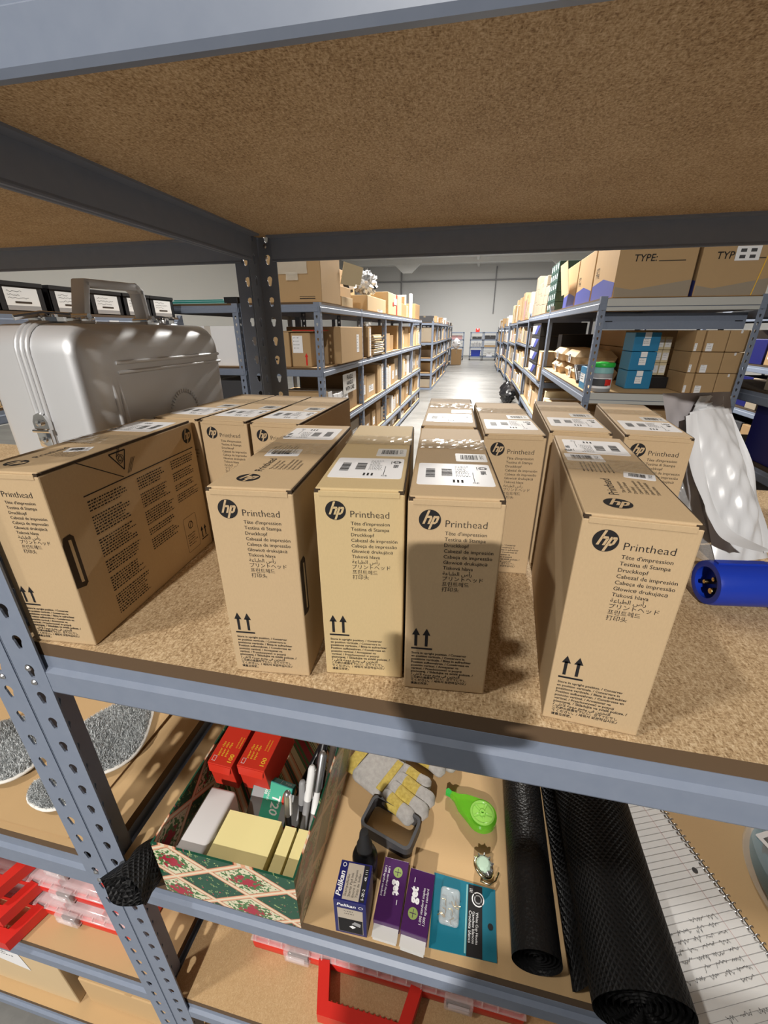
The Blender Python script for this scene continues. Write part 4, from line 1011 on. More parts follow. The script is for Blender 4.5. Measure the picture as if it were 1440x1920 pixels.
# ------------------------------------------------------------------ shelving along the aisle
def rack(label, axis, a0, posts, b0, b1, levels, H, holes_at=(), front=1, bh=.05, group=None, boards=('board_l','edge'), endpanel=None, topcap=False, pw=.045):
    # axis 'y': bays run along y, b0..b1 is the depth in x, front=+1 when the aisle lies at larger x
    e = thing('shelving_rack', label, 'shelf', (0,0,0), 0, group)
    ys = posts
    for i, y in enumerate(ys):
        for bx, sx in ((b0, 1), (b1, -1)):
            o = post(e, bx, y, sx, 1 if i < len(ys)-1 else -1, H, pw, pw, i in holes_at, .05, 1.4)
    for zt in levels:
        z = zt-.014
        for y0, y1 in zip(ys, ys[1:]):
            beam(e, (b1+.001, y0+.01), (b1+.001, y1-.004), (1,0), z, bh); beam(e, (b0-.001, y0+.01), (b0-.001, y1-.004), (-1,0), z, bh)
            shelf_board(e, b0+.002, y0+.003, b1-.002, y1-.003, zt, .014, boards[0], boards[1])
        beam(e, (b0+.01, ys[0]-.001), (b1-.01, ys[0]-.001), (0,-1), z, bh, 'end_beam'); beam(e, (b0+.01, ys[-1]+.001), (b1-.01, ys[-1]+.001), (0,1), z, bh, 'end_beam')
    return e
LV = [1.572, 1.13, .69, .30, .09]
LY = [2.895, 4.06, 5.21, 6.37, 7.52, 8.70]
rack('blue shelving rack along the left side of the aisle, its near corner post lit', 'y', 0, LY, -1.374, -.764, LV, 1.571, (0, 1, 2), 1)
rack('rear half of the left aisle shelving, seen left of the near steel post', 'y', 0, [2.895, 4.06, 5.21], -2.01, -1.40, [1.572, 1.13, .69, .30], 1.571, (0,), 1)
LY2 = [10.75, 11.95, 13.15, 14.35, 15.55]
rack('second blue rack further down the left side of the aisle', 'y', 0, LY2, -1.34, -.73, [1.56, 1.12, .75, .40, .06], 1.58, (), 1)
LY3 = [16.2, 17.6, 19.0, 20.4]
rack('most distant rack on the left side of the aisle', 'y', 0, LY3, -1.45, -.86, [1.56, 1.10, .70, .10], 1.58, (), 1)
RY = [(3.45, 5.92, 1.21, 2.28, [1.60, .935, .25], 1.612), (5.95, 8.41, 1.21, 2.28, [1.60, .745, .25], 1.66), (8.44, 10.9, 1.21, 2.1, [1.57, 1.15, .72, .30], 1.60), (10.95, 13.4, 1.20, 2.1, [1.55, 1.10, .62, .20], 1.58), (13.5, 16.0, 1.17, 2.0, [1.50, 1.05, .60, .15], 1.58), (16.2, 19.0, 1.08, 1.9, [1.45, 1.0, .55, .12], 1.5)]
NM = ['nearest', 'second', 'third', 'fourth', 'fifth', 'most distant']
for i, (y0, y1, x0, x1, lv, H) in enumerate(RY):
    e = rack('%s rack on the right side of the aisle%s' % (NM[i], ', its silver-edged end facing the near shelf' if i == 0 else ''), 'y', 0, [y0, y1], x0, x1, lv, H, (0,) if i == 0 else (), -1, .068 if i < 2 else .05)
    if i == 0:
        for zt in lv[:2]:
            g = G(); g.rbox(x0+.045, y0-.012, zt-.055, x1-.045, y0-.002, zt-.004, .001); g.rbox(x0+.045, y0-.010, zt-.085, x1-.045, y0-.002, zt-.060, .001); g.build('end_edge_strip', 'silver', e)
        g = G(); g.box(x0+.05, y0+.10, 1.39, x1-.05, y0+.112, 1.50)
        for xx in (x0+.08, x1-.12): g.rbox(xx, y0+.097, 1.442, xx+.05, y0+.101, 1.449, .001, 1)
        g.build('cross_brace', ['paint','black'], e)
# rack with black file boxes, far left
rack('rack at far left carrying black file boxes, behind the aluminium case', 'y', 0, [.75, 2.80], -2.42, -1.80, [1.475, 1.06, .60], 1.49, (0, 1), 1, .06)

def carton(x0, y0, z0, x1, y1, z1, label, group=None, m_='carton', tape=True, sticker=None, name='carton', cat='cardboard box', flaps=0, rz=0, face='x', mark=None, dark=None):
    # an ordinary carton: body, tape seam over the lid, optional sticker on the aisle or near face, optional open flaps
    cx, cy = (x0+x1)/2, (y0+y1)/2; W, D, H = x1-x0, y1-y0, z1-z0; g = G(); r = min(.006, W*.05, D*.05, H*.05)
    if flaps:
        t_ = .004
        g.box(-W/2,-D/2,0,W/2,D/2,t_); g.box(-W/2,-D/2,0,W/2,-D/2+t_,H); g.box(-W/2,D/2-t_,0,W/2,D/2,H); g.box(-W/2,-D/2,0,-W/2+t_,D/2,H); g.box(W/2-t_,-D/2,0,W/2,D/2,H)
        fl = min(W, D)*.40; s45 = .72
        g.prism([(0,0),(fl*s45,fl*.62),(fl*s45-.003,fl*.62+.003),(-.003,.003)], -D/2+.01, D/2-.01, 0, Matrix(((1,0,0,W/2),(0,0,1,0),(0,1,0,H),(0,0,0,1))))
        g.prism([(0,0),(-fl*s45,fl*.55),(-fl*s45-.003,fl*.55-.003),(-.003,-.003)], -D/2+.01, D/2-.01, 0, Matrix(((1,0,0,-W/2),(0,0,1,0),(0,1,0,H),(0,0,0,1))))
        g.prism([(0,0),(-fl*.85,fl*.30),(-fl*.85,fl*.30+.003),(0,.003)], -W/2+.01, W/2-.01, 0, Matrix(((0,0,1,0),(1,0,0,-D/2),(0,1,0,H),(0,0,0,1))))
    else:
        g.rbox(-W/2,-D/2,0,W/2,D/2,H,r)
        if tape: tw = min(.05, min(W,D)*.25); g.box(-tw/2,-D/2-.0006,H*.72,tw/2,D/2+.0006,H+.0006,1)
    sx = 1 if cx < .2 else -1
    if sticker:
        X = frame((sx*(W/2+.001), 0, 0), (0,sx,0), (0,0,1)) if face == 'x' else frame((0,-D/2-.001,0),(1,0,0),(0,0,1))
        L = D if face == 'x' else W; a, b, c_, d_ = sticker
        g.rect(L*a, H*b, L*c_, H*d_, 2, X); n = max(3, int(H*(d_-b)/.03)); fineprint(g, L*(a+(c_-a)*.12), H*(d_-(d_-b)*.15), L*(c_-a)*.7, n, H*(d_-b)*.8/n, H*(d_-b)*.28/n, 3, X, .0005, int(abs(x0*977+y0*131)))
    if mark:
        X = frame((0,-D/2-.001,0),(1,0,0),(0,0,1)) if face == 'y' else frame((sx*(W/2+.001),0,0),(0,sx,0),(0,0,1))
        mark(g, X, W if face == 'y' else D, H)
    o = g.build(name, [m_, 'tape' if not dark else dark, 'label', 'ink', 'red', 'bluecard', 'cream'], None, None, (cx, cy, z0+.0006), (0,0,R(rz)))
    return tag(o, label, cat, group)

# --- things on the left aisle rack, near bays
def red_arrow(g, X, W, H): g.poly([(W*.22,H*.05),(W*.30,H*.05),(W*.30,H*.30),(W*.35,H*.30),(W*.26,H*.42),(W*.17,H*.30),(W*.22,H*.30)],4,X,.001); 
carton(-1.36, 2.96, 1.572, -.765, 3.42, 1.90, 'large brown carton with torn clear tape on top of the left aisle rack', None, 'carton', False, mark=lambda g,X,W,H: (g.line([(W*.22,H*.08),(W*.42,H*.08)],.006,3,X,.001), g.line([(W*.22,H*.12),(W*.42,H*.12)],.003,3,X,.001)), face='y', name='large_carton')
g = G(); rn = random.Random(2); zs = [rn.uniform(0,.006) for _ in range(600)]
g.grid(lambda u, v: (-1.12+u*.26, 2.953-zs[int(u*14)+15*int(v*8)], 1.755+v*.12), 14, 8); g.grid(lambda u, v: (-1.02+u*.09, 2.950-zs[int(u*6)+15*int(v*4)], 1.715+v*.05), 6, 4)
tag(g.build('torn_tape', 'tapew', None, 60), 'crumpled clear tape hanging on the large carton of the left rack', 'tape')
g = G(); g.box(0,0,0,.003,.30,.16); g.box(.0,.30,.02,.003,.40,.16); 
tag(g.build('loose_flap', 'cream', None, None, (-.78,3.47,1.735), (0,R(14),R(-8))), 'pale cardboard flap catching the light beside the large carton', 'cardboard')
carton(-1.30, 3.45, 1.572, -.84, 3.98, 1.74, 'brown carton behind the large carton, half hidden by the pale flap', None, 'carton', True, name='carton')
carton(-.828, 3.46, 1.572, -.772, 3.80, 1.645, 'small torn piece of white-lined carton at the front edge behind the large carton', None, 'carton_l', False)
carton(-1.35, 4.05, 1.572, -1.14, 5.2, 1.98, 'tall brown carton behind the foil-filled box', None, 'carton_d', True)
bx = carton(-1.12, 4.36, 1.572, -.775, 5.28, 1.715, 'open carton with crumpled silver foil spilling out', None, 'carton_l', False, flaps=0, sticker=(.0,.02,.28,.2))
g = G(); rn = random.Random(6); n1 = 26
def crum(u, v):
    a = 2*PI*u; b = (v-.5)*PI; r = .135*(1+.28*math.sin(7*a+5*v)*math.sin(9*b+2*u)+.16*rn.uniform(-1,1)); return (-.93+r*math.cos(a)*math.cos(b)*.8, 4.93+r*1.7*math.sin(a)*math.cos(b), 1.868+r*.8*math.sin(b))
g.grid(crum, n1, 16); tag(g.build('foil_bundle', 'alu', None, 20), 'crumpled silver foil heaped in the open carton', 'foil')
g = G(); g.rbox(0,0,0,.05,.16,.17,.004); g.rbox(.05,.02,.03,.10,.15,.13,.004,1); tag(g.build('black_case', ['black','label'], None, None, (-1.02,4.40,1.725), (R(8),R(-10),0)), 'black and white plastic part stuck in the foil-filled carton', 'plastic part')
carton(-1.10, 5.42, 1.572, -.775, 6.40, 1.82, 'carton with a red stripe and white label next to the foil-filled box', None, 'carton_l', False, mark=lambda g,X,W,H: (g.rect(W*.05,0,W*.14,H,4,X,.001), g.rect(-W*.12,H*.50,W*.10,H*.80,2,X,.002), g.rect(-W*.2,H*.42,-W*.1,H*.6,4,X,.001)))
carton(-1.20, 6.5, 1.572, -.80, 7.0, 1.75, 'dull brown carton on top of the left rack beyond the red-striped box', None, 'carton_d', True)
carton(-.98, 7.02, 1.572, -.80, 7.16, 1.74, 'crumpled paper-covered carton on top of the left rack', None, 'carton_l', False)
g = G(); g.box(0,0,0,.4,.02,.32,0); g.box(-.01,-.004,-.002,.41,.0,.33,1); g.box(.015,-.006,.02,.385,-.003,.305,0)
tag(g.build('framed_panel', ['carton_d','label'], None, None, (-1.25,7.22,1.5755)), 'brown panel in a white frame standing on the left rack', 'panel')
g = G(); g.lathe([(.03,0),(.03,.34),(.026,.36),(.0001,.365)], 16); tag(g.build('paper_tube', 'label', None, 40, (-.80,7.42,1.573)), 'white paper tube standing beside the framed panel', 'tube')
carton(-1.30, 8.0, 1.572, -.80, 8.6, 1.82, 'dark-framed brown carton at the far end of the left rack top', None, 'carton_d', True)
carton(-1.22, 2.93, 1.13, -1.03, 3.22, 1.375, 'brown carton with paper labels at the near end of the left rack, middle shelf', None, 'carton', False, face='y', mark=lambda g,X,W,H: g.line([(-W*.35,H*.22),(-W*.05,H*.22)],.012,3,X,.001))
carton(-1.025, 2.95, 1.13, -.87, 3.2, 1.37, 'brown carton with a red arrow and white stickers, behind the corner post', None, 'carton', False, face='y', sticker=(-.42,.42,.10,.92), mark=red_arrow)
g = G(); g.box(-1.24,2.94,1.3775,-.84,3.255,1.3845,0); g.box(-1.0,2.93,1.385,-.83,3.26,1.391,1); tag(g.build('folded_card', ['carton_d','redcard'], None, None), 'folded brown and red card lying on the cartons of the left rack', 'card')
carton(-1.20, 3.28, 1.13, -.735, 3.98, 1.415, 'big plain carton jutting into the aisle from the left rack, middle shelf', None, 'carton', False, sticker=(.18,.25,.30,.78))
carton(-1.10, 4.28, 1.13, -.755, 4.42, 1.42, 'tall narrow carton with a long white label strip, left rack', None, 'carton', False, sticker=(-.1,.03,.35,.95))
g = G(); rn = random.Random(3); zs = [rn.uniform(0,.05) for _ in range(300)]
g.grid(lambda u, v: (-.84+.10*u, 4.30+.12*v, 1.422+zs[int(u*8)+9*int(v*8)]), 8, 8); tag(g.build('film_scrap', 'clearw', None, 40), 'scrap of clear film on the tall narrow carton', 'film')
# white paper stack, bay 3
for k, (yy, z_, L, lb) in enumerate(((4.55,1.131,.5,'lowest sheaf of white paper on the left rack'), (4.62,1.205,.44,'flat white boards on the left rack above the paper sheaf'), (4.6,1.275,.4,'loose white rolled papers on top of the white boards'))):
    g = G(); rn = random.Random(k)
    for q in range(6): g.rbox(rn.uniform(-.02,.0), rn.uniform(-.02,.02), q*.011, .40+rn.uniform(-.02,.02), L+rn.uniform(-.03,.03), q*.011+.0095, .003, q % 2)
    tag(g.build('paper_stack', ['white','carton_l'], None, None, (-1.17,yy,z_)), lb, 'paper', 'white paper on the left rack')

def filler(rng, x0, x1, y0, y1, z, hmax, where, side, seed, mixm=('carton','carton_d','carton_l','carton','kraft','label','taupe'), dens=1.0, upright=.35):
    # the crowd on one shelf of one bay: cartons, upright folders, small parcels
    rn = random.Random(seed); y = y0+.04; n = 0
    while y < y1-.12:
        w = rn.uniform(.17, .46); 
        if y+w > y1-.03: w = y1-.03-y
        if w < .07: break
        h = hmax*rn.uniform(.50, .93); d = rn.uniform(.72, .97)*(x1-x0); m_ = rn.choice(mixm)
        if rn.random() < dens:
            k = rn.random()
            if k < upright and w > .12:
                nf = max(2, min(4, int(w/.09)))
                for q in range(nf):
                    ww = w/nf; hh = h*rn.uniform(.85, 1.0)
                    xa, xb = (x1-d, x1-.01) if side < 0 else (x0+.01, x0+d)
                    carton(xa, y+q*ww+.002, z, xb, y+(q+1)*ww-.002, z+hh, 'slim upright carton on the ' + where, 'slim cartons, ' + where, rn.choice(('carton_l','carton','label')), False, (-.3,.1,.3,.85) if rn.random() < .6 else None, name='flat_box', cat='box')
                    n += 1
            else:
                xa, xb = (x1-d, x1-.01-rn.uniform(0,.03)) if side < 0 else (x0+.01+rn.uniform(0,.03), x0+d)
                carton(xa, y, z, xb, y+w-.012, z+h, 'brown or pale carton on the ' + where, 'cartons, ' + where, m_, rn.random() < .6, (rn.uniform(-.35,0), .25, rn.uniform(.1,.35), rn.uniform(.5,.8)) if rn.random() < .55 else None)
                n += 1
        y += w+rn.uniform(.004, .04)
ORD = ['top', 'second', 'third', 'fourth', 'bottom']
BAY = ['near', 'second', 'third', 'fourth', 'last']
for b in range(5):
    for li in range(1, 5):
        if (li == 1 and b in (0,)) : continue
        y0, y1 = LY[b], LY[b+1]
        if li == 1 and b == 1: y0 = 5.15
        hm = LV[li-1]-LV[li]-.07
        filler(None, -1.36, -.775, y0, y1, LV[li], hm, '%s shelf of the left aisle rack, %s bay' % (ORD[li], BAY[b]), -1, 100+b*7+li, dens=.95)
for b in range(4):
    for li in range(5):
        L2 = [1.56, 1.12, .75, .40, .06]; hm = (L2[li-1]-L2[li]-.07) if li else .22
        filler(None, -1.33, -.74, LY2[b], LY2[b+1], L2[li], hm, '%s shelf of the second left rack, %s bay' % (ORD[li], BAY[b]), -1, 300+b*7+li, ('carton','carton_d','grey','taupe','label','carton'), .75 if li else .6, .2)
for b in range(3):
    for li in range(4):
        L3 = [1.56, 1.10, .70, .10]; hm = (L3[li-1]-L3[li]-.07) if li else .2
        filler(None, -1.44, -.87, LY3[b], LY3[b+1], L3[li], hm, '%s shelf of the most distant left rack' % ORD[li], -1, 400+b*7+li, ('carton','label','grey','taupe','pink'), .7, .2)
# white cartons and folders on the rear half rack seen left of the post
for i, (y, m_, h) in enumerate(((2.93,'aqua',.030), (3.30,'aqua',.022))):
    g = G(); 
    for q in range(4): g.rbox(-1.98+.01*q, y+.004*q, 1.573+h*q/4, -1.50-.012*q, y+.34-.006*q, 1.573+h*(q+1)/4-.001, .0015, q % 2)
    tag(g.build('folder_stack', ['aqua','tealbox'], None), ('near' if i == 0 else 'rear') + ' pile of aqua folders on the rack left of the steel post', 'folders', 'aqua folders')
carton(-1.52, 2.93, 1.573, -1.41, 3.10, 1.615, 'small black and red box beside the aqua folders', None, 'black', False, dark='redcard')
carton(-1.97, 2.94, 1.13, -1.43, 3.5, 1.42, 'white carton on the rack just left of the rear steel post', None, 'label', True)
carton(-1.97, 2.94, .69, -1.43, 3.5, 1.02, 'dark carton below the white one on the rack left of the post', None, 'grey', True)
# black file boxes
yb = [1.26, 1.53, 1.80, 2.05, 2.30, 2.54]
for i, y in enumerate(yb):
    e = thing('file_box', ['nearest black file box in the row behind the aluminium case', 'second black file box behind the case', 'third black file box, directly left of the case handle', 'fourth black file box, seen through the case handle', 'fifth black file box, just right of the case handle', 'last black file box of the row, next to the aqua folders'][i], 'file box', (-2.30, y, 1.4758), 0, 'black file boxes in a row')
    g = G(); W, D, H = .46, .235, .130; t_ = .004
    g.box(0,0,0,W,D,t_); g.box(0,0,0,W,t_,H); g.box(0,D-t_,0,W,D,H); g.box(0,0,0,t_,D,H); g.box(W-t_,0,0,W,D,H*.86); g.box(-.002,-.002,H*.86,W+.004,t_,H); g.box(-.002,D-t_,H*.86,W+.004,D+.002,H); g.box(W-t_,0,H*.86,W+.006,D,H)
    g.build('box_body', 'black', e)
    g = G(); X = frame((W+.001,0,0),(0,1,0),(0,0,1)); g.rect(D*.14,H*.20,D*.86,H*.80,0,X); rn = random.Random(i)
    for q in range(3):
        pts = [(D*(.2+.5*k/16), H*(.68-.12*q)+rn.uniform(-.004,.004)) for k in range(rn.randint(9,17))]; g.line(pts,.0016,1,X,.0004)
    g.poly(rpoly(D*.36,H*.07,H*.03,3,D*.5,H*.31),2,X,.0006); g.rect(D*.14,H*.04,D*.86,H*.20,3,X,.0003)
    g.build('paper_label', ['white','grey','core_shade','midgrey'], e)
# labels and strips clipped under that rail
g = G()
for y in (1.35, 1.62, 2.1, 2.35): g.box(-1.792,y,1.425,-1.790,y+.07,1.445)
tag(g.build('rail_tags', 'label', None), 'white paper tags along the rail below the black file boxes', 'tag')
filler(None, -2.40, -1.81, .8, 2.8, 1.06, .30, 'middle shelf of the far left rack', -1, 55, ('grey','black','carton_d'), 1, .1)

# --- right aisle racks
def zigzag(col):
    def f(g, X, W, H):
        g.poly([(-W/2,0),(W/2,0),(W/2,H*.30),(-W*.14,H*.10),(-W/2,H*.20)],col,X,.0004)
        if X.col[0][0] > .9: g.text('TYPE:', -W*.36, H*.62, size=.055, m=3, X=X, h=.001, shear=.1); g.line([(W*.04,H*.62),(W*.36,H*.62)],.004,3,X,.001)
    return f
def type_carton(x0, y0, x1, y1, z1, label, m_='carton'):
    z0 = 1.6008; W, D, H = x1-x0, y1-y0, z1-z0; e = thing('printed_shipping_carton', label, 'cardboard box', (x0, y0, z0), 0, 'large cartons with a printed zigzag on the right rack')
    g = G(); g.rbox(0,0,0,W,D,H,.006); F = frame((0,-.001,0),(1,0,0),(0,0,1)); L = frame((-.001,D,0),(0,-1,0),(0,0,1))
    g.poly([(0.006,.006),(W-.006,.006),(W-.006,H*.26),(W*.25,H*.12),(.006,H*.17)],1,F)
    g.text('TYPE:', W*.20, H*.545, size=.062, m=2, X=F, h=.0005, shear=.08, bold=.01); g.line([(W*.52,H*.545),(W*.86,H*.545)],.005,2,F,.0005)
    g.poly([(.006,.006),(D-.006,.006),(D-.006,H*.24),(D*.5,H*.36),(.006,H*.30)],3,L); g.text('QTY:', D*.10, H*.52, size=.05, m=2, X=L, h=.0005); g.text('TYPE:', D*.10, H*.42, size=.05, m=2, X=L, h=.0005)
    g.build('box_body', [m_, 'taupe', 'ink', 'bluecard'], e)
    g = G(); g.box(W*.02,D*.45,H,W*.98,D*.55,H+.001); g.build('tape_seam', 'tape', e)
    return e
e = type_carton(1.285, 3.475, 1.785, 4.16, 2.02, 'left of two large zigzag cartons on the near end of the right rack, no sticker')
e = type_carton(1.810, 3.475, 2.26, 4.16, 2.02, 'right one of two large zigzag cartons at the near end, with white code sticker')
g = G(); F = frame((0,-.0022,0),(1,0,0),(0,0,1)); g.rect(.20,.215,.345,.300,0,F)
for a in (.225,.285):
    for b in (.228,.265):
        g.rect(a,b,a+.035,b+.020,1,F,.0004)
g.build('code_sticker', ['label','grey'], e)
g = G(); g.line([(.36,.005),(.42,.42)],.006,0,F); g.build('packing_strap', 'yellowink', e)
type_carton(1.285, 4.20, 1.785, 4.86, 2.02, 'large zigzag carton second from the aisle end on the right rack, side lit bright')
type_carton(1.285, 4.90, 1.785, 5.55, 2.02, 'large zigzag carton third along the aisle on the right rack, with an open side flap')
g = G(); g.box(0,0,0,.003,.42,.30); tag(g.build('open_flap', 'cream', None, None, (1.232,4.98,1.74), (0,R(-10),0)), 'bright open cardboard flap on the third zigzag carton', 'cardboard')
# dark green binders
k_ = 0
for r_ in range(5):
    for c_ in range(4):
        y = 5.98+.155*c_; z = 1.602+.112*r_; e = thing('binder_box', 'dark green binder box with a white spine label on the right rack', 'binder', (1.25, y, z), 0, 'stacked dark green binder boxes')
        g = G(); g.rbox(0,0,0,.32,.150,.110,.004); g.build('box_body', 'darkgreen', e)
        g = G(); g.rect(-.108,.035,-.058,.092,0,frame((-.001,0,0),(0,-1,0),(0,0,1))); g.build('spine_label', 'label', e)
for i, (y, w, zz) in enumerate(((6.66,.40,.36),(7.10,.40,.52),(7.55,.38,.46),(8.0,.34,.60))):
    n = 3 if i != 1 else 4
    for q in range(n): carton(1.24+.01*q, y, 1.602+zz/n*q, 1.75, y+w, 1.602+zz/n*(q+1)-.003, 'grey-brown carton in the stacks on top of the second right rack', 'grey-brown cartons stacked on the second right rack', 'taupe', q == n-1, None)
filler(None, 1.22, 2.0, 8.60, 10.8, 1.572, .60, 'top shelf of the third right rack', 1, 61, ('carton_d','carton','cream','pink','carton_l'), 1, .2)
filler(None, 1.21, 2.0, 11.0, 13.3, 1.552, .62, 'top shelf of the fourth right rack', 1, 67, ('carton_d','carton','cream','carton_l'), .9, .3)
g = G(); g.box(-.05,-.004,.30,.05,.0,.42); g.box(-.006,0,0,.006,.006,.30); g.box(-.04,-.03,0,.04,.03,.006); tag(g.build('sign_stand', 'cream', None, None, (1.275,8.50,1.574), (0,0,R(0))), 'small cream sign on a stick on the third right rack', 'sign')
# middle shelf, nearest right rack
Zr = .9356
for k in range(3):
    carton(1.575, 3.72, Zr+.145*k, 1.765, 3.98, Zr+.145*(k+1)-.003, 'bright blue carton, %s of the blue stack on the right rack' % ('lowest','middle','topmost')[k], 'bright blue cartons', 'cyan', True, (-.15,.30,.12,.68), face='y', name='blue_carton', dark='label')
for k in range(3):
    for q in range(2):
        carton(1.795+.055*q-.012*k*0, 3.86, Zr+.10+.10*k, 1.848+.055*q, 4.06, Zr+.10+.10*(k+1)-.003, 'cream paper pack in the small cream stack beside the blue cartons', 'cream paper packs', 'cream', False, (-.4,.2,.4,.8), face='y', name='paper_pack', cat='paper pack')
carton(1.79, 3.80, Zr, 1.92, 4.06, Zr+.09, 'dark device under the cream paper packs on the right rack', None, 'black', False, name='device', cat='device', dark='grey')
for k in range(3):
    for q, (xa, xb) in enumerate(((1.925,1.985),(1.988,2.13),(2.133,2.262))):
        carton(xa-.004*0, 3.50+.02*(q == 0), Zr+.150*k, xb, 3.86, Zr+.150*(k+1)-.003, 'tan carton in the three-high block at the right end of the right rack', 'tan cartons in a three-high block', 'carton', False, (-.42,.03,-.12,.40) if q < 2 else (.0,.86,.1,.99) , face='y')
e = thing('wipes_tub', 'white tub with a green lid on the right rack, behind the near post', 'tub', (1.335, 3.53, Zr))
g = G(); g.lathe([(.074,0),(.078,.006),(.078,.135),(.074,.140)], 32); g.lathe([(.0785,.028),(.0785,.105)], 32, 1); g.build('tub_body', ['midgrey','label'], e, 40)
g = G(); g.grid(lambda u, v: (.0795*math.cos(-PI*.95+u*1.9), .0795*math.sin(-PI*.95+u*1.9), .045+v*.055), 16, 1, 0); g.grid(lambda u, v: (.0800*math.cos(-PI*.45+u*.7), .0800*math.sin(-PI*.45+u*.7), .050+v*.045), 8, 1, 1); g.build('printed_band', ['grey','red'], e, 40)
g = G(); g.lathe([(.079,.140),(.076,.185)], 32); g.build('clear_neck', 'aqua', e, 40)
g = G(); g.lathe([(.082,.185),(.084,.190),(.084,.208),(.078,.216),(.0001,.217)], 32); g.rbox(-.03,-.03,.214,.03,.03,.222,.004); g.build('lid', 'greensolid', e, 40)
carton(1.232, 3.60, Zr, 1.262, 3.80, Zr+.17, 'small cyan and white pack squeezed behind the near post of the right rack', None, 'cyan', True, (-.4,.3,.4,.7), dark='label')
for k, (x, y, z, lb) in enumerate(((1.30,4.35,Zr,'lower front kraft clamshell box on the right rack'), (1.29,4.40,Zr+.135,'upper front kraft clamshell box, its lid bulging'), (1.27,5.05,Zr,'lower rear kraft clamshell box on the right rack'), (1.27,5.02,Zr+.135,'upper rear kraft clamshell box on the right rack'))):
    e = thing('clamshell_box', lb, 'box', (x, y, z+.0005), 0, 'kraft clamshell boxes on the right rack')
    g = G(); vs = [(0.02,.02,0),(.36,.02,0),(.36,.52,0),(.02,.52,0),(0,0,.07),(.38,0,.07),(.38,.54,.07),(0,.54,.07)]; g.add(vs, [(0,3,2,1),(0,1,5,4),(1,2,6,5),(2,3,7,6),(3,0,4,7),(4,5,6,7)]); g.build('base', 'kraft', e)
    g = G(); vs = [(-.004,-.004,.071),(.384,-.004,.071),(.384,.544,.071),(-.004,.544,.071),(.05,.05,.128),(.33,.05,.128),(.33,.49,.128),(.05,.49,.128)]; g.add(vs, [(0,3,2,1),(0,1,5,4),(1,2,6,5),(2,3,7,6),(3,0,4,7),(4,5,6,7)]); g.build('lid', 'kraft', e)
    g = G(); X = frame((-.0055,.30,0),(0,-1,0),(0,0,1)); g.rect(0,.01,.11,.10,0,X); bars(g,.02,.02,.09,.09,1,X,.0005,k,False); g.build('white_sticker', ['label','ink'], e)
e = thing('desk_phone', 'grey desk device leaning on the kraft clamshell boxes', 'device', (1.262, 4.06, Zr+.001), (R(32),0,0))
g = G(); g.rbox(0,0,0,.12,.24,.030,.006); g.build('device_body', 'grey', e)
for r_ in range(4):
    for c_ in range(3):
        g = G(); g.rbox(.022+.028*c_,.02+.03*r_,.029,.040+.028*c_,.038+.03*r_,.034,.002); g.build('key', 'midgrey', e)
g = G(); g.rbox(.015,.15,.029,.105,.225,.033,.002); g.build('screen', 'black', e)
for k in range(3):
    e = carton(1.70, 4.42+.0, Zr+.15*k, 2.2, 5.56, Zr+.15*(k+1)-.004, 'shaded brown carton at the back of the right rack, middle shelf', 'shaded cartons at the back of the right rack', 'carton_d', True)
carton(1.34, 5.60, Zr+.0, 2.2, 5.86, Zr+.40, 'black glossy carton at the far end of the nearest right rack', None, 'black', False, dark='midgrey')
# second right rack: gradient boxes
for k in range(4):
    def sky(g, X, W, H): g.poly([(-W*.48,H*.12),(W*.10,H*.12),(W*.46,H*.80),(-W*.48,H*.80)],2,X,.0008); g.poly([(-W*.2,H*.12),(W*.10,H*.12),(W*.46,H*.80),(W*.1,H*.80)],5,X,.0012)
    carton(1.225, 6.75, .7457+.185*k, 1.85, 7.75, .7457+.185*(k+1)-.004, 'dark carton with a white and blue printed end, stacked on the second right rack', 'dark cartons with blue printed ends', 'black', False, mark=sky)
for k in range(2):
    carton(1.19+.004*k, 6.02, .7457+.19*k, 1.48, 6.36, .7457+.19*(k+1)-.004, 'tan carton, %s of two beside the post of the second right rack' % ('lower','upper')[k], 'pair of tan cartons by the post', 'carton', False, (-.1,.1,.28,.9))
filler(None, 1.23, 2.1, 4.20, 5.85, .2506, .46, 'lowest shelf of the nearest right rack', 1, 71, ('carton_l','cream','carton','carton_d'), 1, .5)
filler(None, 1.23, 2.1, 6.0, 8.35, .2506, .42, 'lowest shelf of the second right rack', 1, 72, ('carton','kraft','carton_d','grey'), 1, .3)
for i, (y0, y1, x0, x1, lv, H) in enumerate(RY[2:]):
    for li in range(1, len(lv)):
        filler(None, x0+.01, x1-.1, y0, y1, lv[li]+.0006, (lv[li-1]-lv[li])-.08, '%s shelf of the %s right rack' % (ORD[li], NM[i+2]), 1, 80+i*9+li, ('carton','carton_l','cream','label','grey','pink','taupe'), .92, .5)
    if i > 1: filler(None, x0+.01, x1-.1, y0, y1, lv[0]+.0006, .35, 'top shelf of the %s right rack' % NM[i+2], 1, 180+i, ('carton','cream','label'), .7, .5)
# black bags standing on the floor against the right racks
for k, (x, y, lb) in enumerate(((1.02,8.9,'near black plastic bag on the aisle floor by the right rack'), (1.04,9.55,'far black plastic bag on the aisle floor by the right rack'))):
    g = G(); rn = random.Random(20+k); zs = [rn.uniform(-.03,.03) for _ in range(500)]
    g.grid(lambda u, v: ((.17+.05*math.sin(3*2*PI*u)+zs[int(u*20) % 20+20*int(v*12)])*math.cos(2*PI*u)*math.sin(PI*(.10+.86*v))**.6*.75, (.24+zs[int(u*20) % 20+20*int(v*12)])*math.sin(2*PI*u)*math.sin(PI*(.10+.86*v))**.6, .36*v+.004), 20, 12)
    tag(g.build('rubbish_bag', 'black', None, 30, (x, y, 0)), lb, 'bag', 'black bags on the floor')
